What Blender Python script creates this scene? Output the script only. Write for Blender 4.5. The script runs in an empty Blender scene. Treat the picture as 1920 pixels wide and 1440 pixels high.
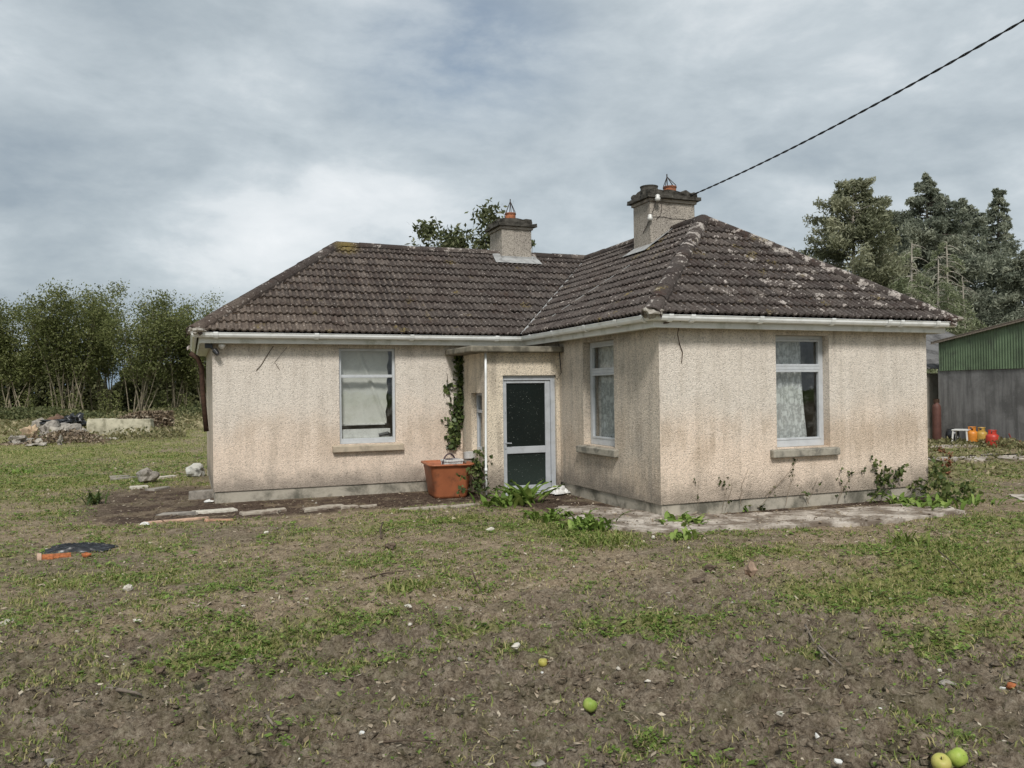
import bpy, bmesh, math, random
import numpy as np
from mathutils import Vector, Matrix

random.seed(7); RNG = np.random.default_rng(7)
SC = bpy.context.scene; COL = SC.collection

# ------------------------------------------------------------------ camera, sky, sun, exposure
CAM = np.array([-6.0536, -9.6942, 1.8000])
RV = np.array([0.92907, -0.36968, -0.012675]); UV = np.array([0.008809, -0.012142, 0.999887]); FV = np.array([0.369795, 0.929079, 0.008024])
FPX = 1523.05
cd = bpy.data.cameras.new("camera"); cam = bpy.data.objects.new("camera", cd); COL.objects.link(cam)
cd.sensor_width = 36; cd.sensor_fit = 'HORIZONTAL'; cd.lens = FPX / 1920 * 36; cd.clip_start = .05; cd.clip_end = 9000
cam.matrix_world = Matrix(((RV[0], UV[0], -FV[0], CAM[0]), (RV[1], UV[1], -FV[1], CAM[1]), (RV[2], UV[2], -FV[2], CAM[2]), (0, 0, 0, 1)))
SC.camera = cam

def ray(u, v): return RV * (u - 960) / FPX - UV * (v - 720) / FPX + FV
def at(u, v, ax, val):                       # where the sight line of a photo pixel meets a plane of the place
    d = ray(u, v); return CAM + d * ((val - CAM[ax]) / d[ax])
def g(u, v, z=0.0): return at(u, v, 2, z)

SUN_AZ = math.radians(200); SUN_EL = math.radians(46)      # compass style: 0 = +Y, clockwise
sd = np.array([math.sin(SUN_AZ) * math.cos(SUN_EL), math.cos(SUN_AZ) * math.cos(SUN_EL), math.sin(SUN_EL)])
ld = bpy.data.lights.new("sun", 'SUN'); sun = bpy.data.objects.new("sun", ld); COL.objects.link(sun)
ld.energy = 1.5; ld.angle = math.radians(11); ld.color = (1.0, .97, .93)
sun.rotation_euler = Vector(sd).to_track_quat('Z', 'Y').to_euler()

SC.view_settings.view_transform = 'Standard'; SC.view_settings.look = 'None'
SC.view_settings.gamma = 1; SC.view_settings.use_curve_mapping = False
SC.view_settings.exposure = 1.0
SC.cycles.use_denoising = True
SC.cycles.max_bounces = 6; SC.cycles.transparent_max_bounces = 12
SC.cycles.sample_clamp_indirect = 4

class NT:
    """small node writer"""
    def __init__(s, tree): s.t = tree; s.n = tree.nodes; s.l = tree.links
    def new(s, typ, **kw):
        n = s.n.new(typ)
        for k, v in kw.items(): setattr(n, k, v)
        return n
    def put(s, sock, v):
        if v is None: return
        if isinstance(v, bpy.types.NodeSocket): s.l.new(v, sock)
        elif isinstance(v, (tuple, list)) and len(v) == 3 and sock.type == 'RGBA': sock.default_value = (*v, 1)
        else: sock.default_value = v
    def coord(s, kind='Object'): return s.new('ShaderNodeTexCoord').outputs[kind]
    def attr(s, name, out='Fac'): return s.new('ShaderNodeAttribute', attribute_name=name).outputs[out]
    def rnd(s): return s.new('ShaderNodeObjectInfo').outputs['Random']
    def map(s, vec, scale=(1, 1, 1), loc=(0, 0, 0), rot=(0, 0, 0)):
        n = s.new('ShaderNodeMapping'); s.put(n.inputs['Vector'], vec); n.inputs['Scale'].default_value = scale
        n.inputs['Location'].default_value = loc; n.inputs['Rotation'].default_value = rot; return n.outputs[0]
    def noise(s, vec, scale, detail=4, rough=.55, dist=0, out='Fac'):
        n = s.new('ShaderNodeTexNoise'); s.put(n.inputs['Vector'], vec); n.inputs['Scale'].default_value = scale
        n.inputs['Detail'].default_value = detail; n.inputs['Roughness'].default_value = rough; n.inputs['Distortion'].default_value = dist
        return n.outputs[out]
    def vor(s, vec, scale, out='Distance', feature='F1', rand=1):
        n = s.new('ShaderNodeTexVoronoi', feature=feature); s.put(n.inputs['Vector'], vec); n.inputs['Scale'].default_value = scale
        n.inputs['Randomness'].default_value = rand; return n.outputs[out]
    def ramp(s, fac, stops, interp='LINEAR'):
        n = s.new('ShaderNodeValToRGB'); s.put(n.inputs[0], fac); r = n.color_ramp; r.interpolation = interp
        while len(r.elements) < len(stops): r.elements.new(.5)
        for e, (p, c) in zip(r.elements, stops):
            e.position = p; e.color = (c, c, c, 1) if isinstance(c, (int, float)) else (*c, 1)
        return n.outputs[0]
    def mix(s, fac, a, b, blend='MIX'):
        n = s.new('ShaderNodeMix', data_type='RGBA', blend_type=blend); s.put(n.inputs[0], fac); s.put(n.inputs[6], a); s.put(n.inputs[7], b); return n.outputs[2]
    def math(s, op, a, b=0.0, c=None, clamp=False):
        n = s.new('ShaderNodeMath', operation=op, use_clamp=clamp); s.put(n.inputs[0], a); s.put(n.inputs[1], b)
        if c is not None: s.put(n.inputs[2], c)
        return n.outputs[0]
    def rng(s, v, a, b, c=0.0, d=1.0, smooth=True):
        n = s.new('ShaderNodeMapRange', interpolation_type='SMOOTHSTEP' if smooth else 'LINEAR'); s.put(n.inputs[0], v)
        for i, q in enumerate((a, b, c, d)): n.inputs[i + 1].default_value = q
        return n.outputs[0]
    def xyz(s, vec):
        n = s.new('ShaderNodeSeparateXYZ'); s.put(n.inputs[0], vec); return n.outputs
    def bump(s, h, strength=.5, dist=.01, normal=None):
        n = s.new('ShaderNodeBump'); n.inputs['Strength'].default_value = strength; n.inputs['Distance'].default_value = dist
        s.put(n.inputs['Height'], h); s.put(n.inputs['Normal'], normal); return n.outputs[0]

def material(name):
    m = bpy.data.materials.new(name); m.use_nodes = True; t = NT(m.node_tree); t.n.clear(); t.mat = m
    t.out = t.new('ShaderNodeOutputMaterial'); return t
def surf(t, color, rough=.8, normal=None, spec=.3, metal=0.0, **kw):
    b = t.new('ShaderNodeBsdfPrincipled'); t.put(b.inputs['Base Color'], color); t.put(b.inputs['Roughness'], rough)
    b.inputs['Specular IOR Level'].default_value = spec; b.inputs['Metallic'].default_value = metal; t.put(b.inputs['Normal'], normal)
    t.l.new(b.outputs[0], t.out.inputs[0]); return t.mat

# world: clear-sky blue seen through and mixed with layers of cloud
W = bpy.data.worlds.new("World"); SC.world = W; W.use_nodes = True
w = NT(W.node_tree); w.n.clear(); wo = w.new('ShaderNodeOutputWorld')
sky = w.new('ShaderNodeTexSky', sky_type='NISHITA'); sky.sun_disc = False; sky.sun_elevation = SUN_EL; sky.sun_rotation = SUN_AZ; sky.air_density = 1.2; sky.dust_density = 2
dirv = w.coord('Generated'); dx, dy, dz = w.xyz(dirv)[:3]
dzz = w.math('ADD', w.math('ABSOLUTE', dz), .50)
cx = w.math('DIVIDE', dx, dzz); cy = w.math('DIVIDE', dy, dzz)
cmb = w.new('ShaderNodeCombineXYZ'); w.put(cmb.inputs[0], cx); w.put(cmb.inputs[1], cy); w.put(cmb.inputs[2], dz)
cp = w.map(cmb.outputs[0], (1.25, 1.25, 2.6), (3.4, .9, .3))
n1 = w.noise(cp, 1.35, 9, .50, .35)
n2 = w.noise(w.map(cp, (1, 1, 1), (5, 9, 2)), 3.9, 10, .58, .15)
def spot(u, v, r0, r1, stretch=1.0):
    c = ray(u, v); c = c / np.linalg.norm(c)
    vm = w.new('ShaderNodeVectorMath', operation='SUBTRACT'); w.put(vm.inputs[0], dirv); vm.inputs[1].default_value = tuple(c)
    sc = w.new('ShaderNodeVectorMath', operation='MULTIPLY'); w.put(sc.inputs[0], vm.outputs[0]); sc.inputs[1].default_value = (1, 1, stretch)
    ln = w.new('ShaderNodeVectorMath', operation='LENGTH'); w.put(ln.inputs[0], sc.outputs[0])
    return w.rng(ln.outputs['Value'], r0, r1, 1.0, 0.0)
t_ = w.math('ADD', w.math('MULTIPLY', n1, .54), w.math('MULTIPLY', n2, .46))
bright = w.math('ADD', t_, w.math('MULTIPLY', spot(540, 440, .0, .24, 2.3), .13))
bright = w.math('ADD', bright, w.math('MULTIPLY', spot(120, 330, .0, .26, 2.2), -.10))
bright = w.math('ADD', bright, w.math('MULTIPLY', spot(1250, 150, .0, .30, 1.5), .035))
bright = w.math('ADD', bright, w.math('MULTIPLY', spot(1500, 330, .0, .25, 1.5), -.03))
ccol = w.ramp(bright, [(.34, (.172, .204, .232)), (.44, (.228, .260, .282)), (.53, (.290, .322, .342)), (.61, (.380, .404, .418)), (.74, (.455, .470, .480))])
bgs = w.new('ShaderNodeBackground'); w.put(bgs.inputs[0], sky.outputs[0]); bgs.inputs[1].default_value = .05
bgc = w.new('ShaderNodeBackground'); w.put(bgc.inputs[0], ccol); bgc.inputs[1].default_value = 1.0
cover = w.math('SUBTRACT', .93, w.math('MULTIPLY', spot(850, 80, .0, .22, 1.5), w.rng(n2, .36, .64, .60, .22)))
mxs = w.new('ShaderNodeMixShader'); w.put(mxs.inputs[0], cover); w.l.new(bgs.outputs[0], mxs.inputs[1]); w.l.new(bgc.outputs[0], mxs.inputs[2])
w.l.new(mxs.outputs[0], wo.inputs[0])

# ------------------------------------------------------------------ helpers
def hash2(ix, iy, seed):
    h = (ix.astype(np.int64) * 374761393 + iy.astype(np.int64) * 668265263 + seed * 974711) & 0x7fffffff
    h = ((h ^ (h >> 13)) * 1274126177) & 0x7fffffff
    return ((h ^ (h >> 16)) & 0xffff) / 65535.0
def vn(x, y, seed=0):
    ix = np.floor(x); iy = np.floor(y); fx = x - ix; fy = y - iy
    fx = fx * fx * fx * (fx * (fx * 6 - 15) + 10); fy = fy * fy * fy * (fy * (fy * 6 - 15) + 10)
    a = hash2(ix, iy, seed); b = hash2(ix + 1, iy, seed); c = hash2(ix, iy + 1, seed); d = hash2(ix + 1, iy + 1, seed)
    return (a + (b - a) * fx) * (1 - fy) + (c + (d - c) * fx) * fy
def fbm(x, y, oct=4, seed=0, gain=.5):
    x = np.asarray(x, float); y = np.asarray(y, float)
    s = 0; a = 1; n = 0
    for o in range(oct):
        s = s + a * vn(x * 2 ** o + 17.3 * o, y * 2 ** o - 9.1 * o, seed + o); n += a; a *= gain
    return s / n
def sstep(x, a, b):
    t = np.clip((x - a) / (b - a), 0, 1); return t * t * (3 - 2 * t)

def tag(o, label=None, cat=None, group=None, kind=None):
    if label: o["label"] = label
    if cat: o["category"] = cat
    if group: o["group"] = group
    if kind: o["kind"] = kind
    return o
def link(o, parent=None):
    COL.objects.link(o)
    if parent is not None: o.parent = parent
    return o
def empty(name, loc, label, cat, group=None, rz=0.0):
    o = bpy.data.objects.new(name, None); o.empty_display_size = .2; o.location = loc; o.rotation_euler = (0, 0, rz); link(o); return tag(o, label, cat, group)
def mesh_np(name, V, F, mats, parent=None, attrs=None, smooth=False, fmat=None):
    """V (n,3), F (m,k) -> one object; attrs: {name: per-vertex floats}"""
    V = np.ascontiguousarray(V, np.float32); F = np.ascontiguousarray(F, np.int32); k = F.shape[1]
    me = bpy.data.meshes.new(name); me.vertices.add(len(V)); me.vertices.foreach_set('co', V.ravel())
    me.loops.add(F.size); me.loops.foreach_set('vertex_index', F.ravel())
    me.polygons.add(len(F)); me.polygons.foreach_set('loop_start', np.arange(len(F), dtype=np.int32) * k)
    if smooth: me.polygons.foreach_set('use_smooth', np.ones(len(F), bool))
    for m in (mats if isinstance(mats, (list, tuple)) else [mats]): me.materials.append(m)
    if fmat is not None: me.polygons.foreach_set('material_index', np.asarray(fmat, np.int32))
    for n, a in (attrs or {}).items():
        me.attributes.new(n, 'FLOAT', 'POINT').data.foreach_set('value', np.ascontiguousarray(a, np.float32))
    me.update(calc_edges=True)
    return link(bpy.data.objects.new(name, me), parent)

class MB:
    def __init__(s): s.v = []; s.f = []; s.m = []
    def quad(s, *p, m=0):
        i = len(s.v); s.v += [tuple(q) for q in p]; s.f.append(tuple(range(i, i + len(p)))); s.m.append(m)
    def box(s, x0, x1, y0, y1, z0, z1, fr=None, m=0):
        P = [(x, y, z) for z in (z0, z1) for y in (y0, y1) for x in (x0, x1)]
        if fr: P = [fr(*p) for p in P]
        i = len(s.v); s.v += P
        for f in ((0, 2, 3, 1), (4, 5, 7, 6), (0, 1, 5, 4), (2, 6, 7, 3), (0, 4, 6, 2), (1, 3, 7, 5)): s.f.append(tuple(i + j for j in f)); s.m.append(m)
    def tube(s, pts, r, n=8, cap=True, m=0, oval=None):
        pts = [Vector(p) for p in pts]; rs = r if isinstance(r, (list, tuple)) else [r] * len(pts); rings = []
        for k, p in enumerate(pts):
            d = (pts[min(k + 1, len(pts) - 1)] - pts[max(k - 1, 0)])
            if d.length < 1e-9: d = Vector((0, 0, 1))
            d.normalize(); a = Vector((0, 0, 1)) if abs(d.z) < .9 else Vector((1, 0, 0)); x = d.cross(a).normalized(); y = d.cross(x)
            rings.append(len(s.v)); s.v += [tuple(p + (x * math.cos(t) + y * math.sin(t)) * rs[k]) for t in [2 * math.pi * j / n for j in range(n)]]
        for a, b in zip(rings, rings[1:]):
            for j in range(n): s.f.append((a + j, a + (j + 1) % n, b + (j + 1) % n, b + j)); s.m.append(m)
        if cap: s.f.append(tuple(rings[0] + j for j in range(n))); s.f.append(tuple(rings[-1] + j for j in reversed(range(n)))); s.m += [m, m]
    def lathe(s, prof, c=(0, 0, 0), n=20, m=0, cap=True):
        rings = []
        for r, z in prof:
            rings.append(len(s.v)); s.v += [(c[0] + r * math.cos(2 * math.pi * j / n), c[1] + r * math.sin(2 * math.pi * j / n), c[2] + z) for j in range(n)]
        for a, b in zip(rings, rings[1:]):
            for j in range(n): s.f.append((a + j, a + (j + 1) % n, b + (j + 1) % n, b + j)); s.m.append(m)
        if cap: s.f.append(tuple(rings[0] + j for j in reversed(range(n)))); s.f.append(tuple(rings[-1] + j for j in range(n))); s.m += [m, m]
    def sweep(s, prof, path, closed=False, m=0, caps=True):
        """prof: (outward, z) points; path: plan points, outward = right of travel"""
        P = [Vector((p[0], p[1])) for p in path]; rings = []
        for k, p in enumerate(P):
            d0 = (p - P[k - 1]).normalized() if k > 0 else None; d1 = (P[k + 1] - p).normalized() if k < len(P) - 1 else None
            if d0 is None: d0 = d1
            if d1 is None: d1 = d0
            n0 = Vector((d0.y, -d0.x)); n1 = Vector((d1.y, -d1.x)); b = (n0 + n1); b = b / max(b.length_squared / 2, 1e-6)
            rings.append(len(s.v)); s.v += [(p.x + b.x * q[0], p.y + b.y * q[0], q[1]) for q in prof]
        k = len(prof); rg = range(k) if closed else range(k - 1)
        for a, b in zip(rings, rings[1:]):
            for j in rg: s.f.append((a + j, a + (j + 1) % k, b + (j + 1) % k, b + j)); s.m.append(m)
        if closed and caps: s.f.append(tuple(rings[0] + j for j in range(k))); s.f.append(tuple(rings[-1] + j for j in reversed(range(k)))); s.m += [m, m]
    def build(s, name, mats, parent=None, smooth=False, bevel=0.0, seg=2, kind=None, rel=None):
        me = bpy.data.meshes.new(name); v = s.v
        if rel is not None: v = [(p[0] - rel[0], p[1] - rel[1], p[2] - rel[2]) for p in v]
        me.from_pydata(v, [], s.f)
        for m in (mats if isinstance(mats, (list, tuple)) else [mats]): me.materials.append(m)
        me.polygons.foreach_set('material_index', s.m)
        bm = bmesh.new(); bm.from_mesh(me); bmesh.ops.recalc_face_normals(bm, faces=bm.faces); bm.to_mesh(me); bm.free()
        if smooth: me.polygons.foreach_set('use_smooth', [True] * len(me.polygons))
        me.update(); o = link(bpy.data.objects.new(name, me), parent)
        if bevel:
            b = o.modifiers.new('bevel', 'BEVEL'); b.width = bevel; b.segments = seg; b.limit_method = 'ANGLE'; b.angle_limit = .7
        if kind: o['kind'] = kind
        return o

def leaf_quads(C, size, aspect=1.6, up=0.0, rng=RNG):
    """rhombic leaf faces at centres C"""
    n = len(C); a = rng.normal(size=(n, 3)); a /= np.linalg.norm(a, axis=1)[:, None]
    b = rng.normal(size=(n, 3)); b[:, 2] += up; b -= (a * b).sum(1)[:, None] * a; b /= np.linalg.norm(b, axis=1)[:, None]
    s = (size if np.ndim(size) else np.full(n, size))[:, None]
    V = np.stack([C - a * s * aspect / 2, C + b * s / 2 + a * s * .1, C + a * s * aspect / 2, C - b * s / 2 + a * s * .1], 1).reshape(-1, 3)
    return V, np.arange(4 * n).reshape(n, 4)
def rep(a, k): return np.repeat(np.asarray(a, float), k)
def lump(name, r, seed, mats, parent=None, sub=2, rough=.35, flat=1.0, smooth=False, freq=2.2):
    bm = bmesh.new(); bmesh.ops.create_icosphere(bm, subdivisions=sub, radius=1)
    rr = random.Random(seed); off = Vector((rr.uniform(-9, 9), rr.uniform(-9, 9), rr.uniform(-9, 9)))
    from mathutils import noise as mn
    for v in bm.verts:
        k = 1 + rough * mn.noise(v.co * freq * .6 + off) * 1.5 + rough * .5 * mn.noise(v.co * freq * 1.7 - off)
        v.co = Vector((v.co.x * r[0] * k, v.co.y * r[1] * k, v.co.z * r[2] * k * flat))
    me = bpy.data.meshes.new(name); bm.to_mesh(me); bm.free(); me.materials.append(mats)
    if smooth: me.polygons.foreach_set('use_smooth', [True] * len(me.polygons))
    return link(bpy.data.objects.new(name, me), parent)

# ------------------------------------------------------------------ materials
def M_plain(name, col, rough=.7, spec=.3, metal=0.0, var=.25, sc=6.0, dirt=None, dirt_amt=.5, bump=0.0, bsc=60):
    t = material(name); P = t.coord(); n = t.noise(P, sc, 6, .6)
    c = t.mix(t.rng(n, .3, .7), tuple(x * (1 - var) for x in col), tuple(min(1, x * (1 + var)) for x in col))
    if dirt: c = t.mix(t.math('MULTIPLY', t.rng(t.noise(P, sc * 1.7, 8, .65), .48, .72), dirt_amt), c, dirt)
    nb = t.bump(t.noise(P, bsc, 4, .6), bump, .01) if bump else None
    return surf(t, c, rough, nb, spec, metal)

def M_pebbledash(name, upper, lower, stain, grey, seed, lowz=(.7, 1.9), peb=.30, band=.35):
    t = material(name); P = t.coord('Object'); x, y, z = t.xyz(P)[:3]
    big = t.noise(t.map(P, loc=(seed, 3, 1)), .9, 5, .6, .3)
    lo = t.rng(t.math('ADD', z, t.math('MULTIPLY', t.math('SUBTRACT', big, .5), 1.4)), lowz[0], lowz[1], 1, 0)
    c = t.mix(lo, upper, lower)
    # weather streaks run down the wall
    st = t.noise(t.map(P, (7, 7, .55), (seed, 0, 0)), 1.0, 7, .62, .2)
    bl = t.noise(t.map(P, loc=(seed * 2, 5, 0)), 1.6, 6, .62)
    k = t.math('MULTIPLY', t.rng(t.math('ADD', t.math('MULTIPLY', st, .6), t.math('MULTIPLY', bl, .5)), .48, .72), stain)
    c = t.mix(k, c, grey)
    if band:                                             # rusty brown run-off band below sill height
        bz = t.math('MULTIPLY', t.rng(t.math('ADD', z, t.math('MULTIPLY', t.math('SUBTRACT', st, .5), .9)), 1.15, 1.65, 1, 0), t.rng(z, .45, .95))
        bk = t.math('MULTIPLY', bz, t.rng(t.math('ADD', t.math('MULTIPLY', st, .45), t.math('MULTIPLY', t.noise(t.map(P, loc=(seed * 3, 1, 4)), 1.1, 5, .6), .65)), .48, .64)); c = t.mix(t.math('MULTIPLY', bk, band), c, (.46, .355, .255))
    # damp at the foot, weather and painted-in eave shade under the eaves
    foot = t.rng(t.math('ADD', z, t.math('MULTIPLY', t.math('SUBTRACT', t.noise(P, 2.6, 6, .65), .5), .75)), .16, .62, .78, 0)
    c = t.mix(foot, c, tuple(q * .55 for q in grey))
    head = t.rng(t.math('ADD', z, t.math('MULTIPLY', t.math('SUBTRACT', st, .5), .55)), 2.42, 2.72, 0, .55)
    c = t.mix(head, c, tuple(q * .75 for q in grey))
    # pebbles
    cell = t.vor(P, 75, 'Color'); cr = t.new('ShaderNodeSeparateColor'); t.put(cr.inputs[0], cell)
    pv = t.ramp(cr.outputs[0], [(0, 1 - 1.5 * peb), (.25, 1 - .25 * peb), (.75, 1 + .12 * peb), (1, 1 + .55 * peb)])
    c = t.mix(1, c, pv, 'MULTIPLY')
    f2 = t.noise(P, 26, 5, .7); c = t.mix(t.rng(f2, .58, .76, 0, .30), c, tuple(q * .6 for q in grey))
    d = t.vor(P, 75, 'Distance'); h = t.math('SUBTRACT', t.math('MULTIPLY', t.noise(P, 18, 4, .6), .6), d)
    return surf(t, c, .93, t.bump(h, .75, .012), .15)
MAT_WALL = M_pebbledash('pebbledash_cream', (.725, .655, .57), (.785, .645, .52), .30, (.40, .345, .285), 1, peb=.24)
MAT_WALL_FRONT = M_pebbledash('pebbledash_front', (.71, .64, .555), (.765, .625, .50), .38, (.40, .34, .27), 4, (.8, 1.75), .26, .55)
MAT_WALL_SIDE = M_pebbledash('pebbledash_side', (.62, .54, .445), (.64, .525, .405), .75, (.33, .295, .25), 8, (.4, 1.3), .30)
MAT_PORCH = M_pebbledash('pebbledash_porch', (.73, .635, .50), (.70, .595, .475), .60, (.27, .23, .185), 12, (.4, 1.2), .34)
MAT_CHIM = M_pebbledash('pebbledash_chimney', (.64, .575, .485), (.64, .575, .485), .60, (.30, .265, .23), 15, (-9, -8), .5, 0)
def M_concrete(name, col, dark, amt=.6, sc=3.0, lich=None, bump=.5, streak=0, cover=0):
    t = material(name); P = t.coord('Object')
    c = t.mix(t.noise(P, 9, 6, .65), tuple(q * .8 for q in col), tuple(q * 1.18 for q in col))
    c = t.mix(t.math('MULTIPLY', t.rng(t.noise(P, sc, 8, .66, .3), .42 - cover, .66 - cover), amt), c, dark)
    if streak: c = t.mix(t.math('MULTIPLY', t.rng(t.noise(t.map(P, (5, 5, .35)), 1, 7, .65), .42, .66), streak), c, dark); c = t.mix(t.rng(t.noise(t.map(P, (6, 6, .3), (3, 1, 0)), 1, 6, .7), .56, .70, 0, streak * .7), c, tuple(min(1, q * 1.5) for q in col))
    if lich: c = t.mix(t.rng(t.noise(P, 22, 5, .7), .60, .70, 0, .8), c, lich)
    return surf(t, c, .92, t.bump(t.noise(P, 55, 6, .7), bump, .012), .15)
MAT_PLINTH = M_concrete('plinth_render', (.42, .38, .31), (.105, .10, .078), .9, 2.4)
MAT_SILL = M_concrete('sill_concrete', (.48, .40, .30), (.16, .15, .12), .5, 5)
MAT_SILL_GREY = M_concrete('sill_weathered', (.36, .33, .27), (.11, .105, .09), .75, 6)
MAT_CANOPY = M_concrete('canopy_concrete', (.25, .225, .175), (.075, .07, .055), .85, 4, (.36, .34, .27))
MAT_CAP = M_concrete('chimney_cap_concrete', (.085, .078, .066), (.026, .024, .020), .8, 9, (.22, .21, .17))
MAT_CAPBAND = M_concrete('cap_band', (.40, .36, .31), (.10, .09, .08), .6, 7)
MAT_PATH = M_concrete('path_concrete', (.56, .50, .43), (.15, .115, .085), .92, 2.6, (.58, .54, .47), .7, 0, .055)
MAT_LEAD = M_concrete('lead_flashing', (.37, .37, .36), (.14, .135, .13), .6, 6)
MAT_SHEDWALL = M_concrete('shed_concrete', (.23, .225, .22), (.095, .093, .09), .7, 1.1, (.30, .30, .29), .5, .75)
MAT_STONE = M_concrete('pale_stone', (.60, .56, .48), (.25, .21, .16), .5, 14)
MAT_ROCK = M_concrete('grey_rock', (.32, .29, .25), (.09, .08, .07), .7, 7, (.45, .42, .36))
MAT_BLOCK = M_concrete('old_block', (.55, .51, .38), (.15, .14, .09), .7, 2.5, (.60, .57, .45))
MAT_PLASTER = M_plain('room_plaster', (.30, .28, .25), .9)
MAT_FLOOR = M_plain('room_floor', (.12, .09, .07), .8)
MAT_UPVC = M_plain('white_plastic', (.82, .83, .81), .35, .45, var=.06, dirt=(.36, .36, .30), dirt_amt=.35, sc=3)
MAT_FASCIA = M_plain('fascia_board', (.66, .66, .62), .5, .35, var=.07, dirt=(.25, .26, .17), dirt_amt=.55, sc=2.2)
MAT_ALU = M_plain('grey_frame', (.43, .45, .47), .42, .45, var=.08, dirt=(.25, .25, .23), dirt_amt=.4, sc=5)
MAT_FRAME_W = M_plain('pale_frame', (.50, .52, .535), .42, .45, var=.07, dirt=(.28, .28, .25), dirt_amt=.35, sc=5)
MAT_TERRA = M_plain('terracotta', (.36, .13, .06), .8, var=.3, dirt=(.07, .05, .04), dirt_amt=.8, sc=8)
MAT_WIRE = M_plain('rusty_wire', (.045, .035, .03), .7)
MAT_CABLE = M_plain('black_cable', (.02, .02, .021), .6)
MAT_PORC = M_plain('porcelain', (.62, .61, .57), .3, .5, var=.05)
MAT_RUST = M_plain('rusty_iron', (.060, .034, .022), .85, var=.4, sc=14)
MAT_ORANGE = M_plain('orange_plastic', (.37, .125, .056), .5, .35, var=.12, sc=3, dirt=(.16, .07, .04), dirt_amt=.9)
MAT_WHITEP = M_plain('dirty_white_plastic', (.66, .65, .62), .5, .4, var=.08, dirt=(.28, .26, .22), dirt_amt=.5, sc=12)
MAT_BLACKP = M_plain('black_plastic', (.016, .017, .019), .35, .5, var=.3)
MAT_BRICK = M_plain('red_brick', (.36, .12, .045), .9, var=.35, sc=25, bump=.6)
MAT_WOOD = M_plain('grey_wood', (.20, .165, .13), .9, var=.35, sc=20)
MAT_TWIG = M_plain('brown_twig', (.085, .062, .044), .9, var=.35, sc=20)
MAT_BARK = M_plain('pale_bark', (.235, .20, .14), .95, var=.45, sc=3, bump=.5, bsc=25)
MAT_BARKD = M_plain('dark_bark', (.10, .085, .07), .95, var=.4, sc=4, bump=.5, bsc=25)
MAT_BARKP = M_plain('bleached_bark', (.34, .31, .26), .95, var=.3, sc=4)

def M_glass(name, tint=.0, rough=.02, refl=1.0, dirt=.0):
    t = material(name); P = t.coord()
    tr = t.new('ShaderNodeBsdfTransparent'); tr.inputs[0].default_value = (.84, .86, .85, 1)
    gl = t.new('ShaderNodeBsdfGlossy'); gl.inputs['Roughness'].default_value = rough; gl.inputs[0].default_value = (.9, .92, .93, 1)
    t.put(gl.inputs['Normal'], t.bump(t.noise(P, 2.5, 3, .5), .03, .05))
    lw = t.new('ShaderNodeLayerWeight'); lw.inputs[0].default_value = .5
    fr = t.math('ADD', .045, t.math('MULTIPLY', t.math('POWER', lw.outputs['Facing'], 5.0), .95))
    mx = t.new('ShaderNodeMixShader'); t.put(mx.inputs[0], t.math('MULTIPLY', fr, 1.5 * refl, clamp=True)); t.l.new(tr.outputs[0], mx.inputs[1]); t.l.new(gl.outputs[0], mx.inputs[2])
    df = t.new('ShaderNodeBsdfDiffuse'); df.inputs[0].default_value = (.45, .46, .43, 1)
    m2 = t.new('ShaderNodeMixShader'); t.put(m2.inputs[0], t.math('ADD', t.rng(t.noise(P, 9, 8, .7), .45, .85, 0, .22 + dirt), tint)); t.l.new(mx.outputs[0], m2.inputs[1]); t.l.new(df.outputs[0], m2.inputs[2])
    t.l.new(m2.outputs[0], t.out.inputs[0]); return t.mat
MAT_GLASS = M_glass('window_glass')
def M_doorglass():
    t = material('obscure_door_glass'); P = t.coord()
    sp = t.vor(P, 38, 'Distance'); n = t.noise(P, 14, 6, .7)
    k = t.math('MULTIPLY', t.rng(sp, .10, .24, 1, 0), t.rng(n, .50, .62))
    c = t.mix(t.noise(P, 1.6, 3, .5), (.003, .005, .005), (.010, .016, .014)); c = t.mix(t.rng(t.xyz(P)[2], .2, 1.0, .8, 0), c, (.030, .042, .036)); c = t.mix(k, c, (.26, .28, .26))
    return surf(t, c, .32, t.bump(t.vor(P, 70, 'Distance'), .25, .01), .30)
MAT_DOORGLASS = M_doorglass()
def M_lace():
    t = material('lace_curtain'); P = t.coord(); x, y, z = t.xyz(P)[:3]
    d = t.new('ShaderNodeBsdfDiffuse'); d.inputs[0].default_value = (.96, .97, .95, 1)
    tl = t.new('ShaderNodeBsdfTranslucent'); tl.inputs[0].default_value = (.5, .5, .5, 1)
    a = t.new('ShaderNodeMixShader'); a.inputs[0].default_value = .25; t.l.new(d.outputs[0], a.inputs[1]); t.l.new(tl.outputs[0], a.inputs[2])
    tr = t.new('ShaderNodeBsdfTransparent'); mx = t.new('ShaderNodeMixShader')
    v = t.vor(t.map(P, (12, 12, 8)), 1, 'Distance'); n = t.noise(P, 26, 4, .7)
    hole = t.math('MULTIPLY', t.rng(v, .30, .5), t.rng(n, .35, .55)); al = t.math('SUBTRACT', .95, t.math('MULTIPLY', hole, .38))
    t.put(mx.inputs[0], al); t.l.new(tr.outputs[0], mx.inputs[1]); t.l.new(a.outputs[0], mx.inputs[2]); t.l.new(mx.outputs[0], t.out.inputs[0]); return t.mat
MAT_LACE = M_lace()
MAT_BLIND = M_plain('roller_blind', (.66, .65, .60), .8, .2, var=.05, sc=2, dirt=(.45, .44, .36), dirt_amt=.4)

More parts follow.
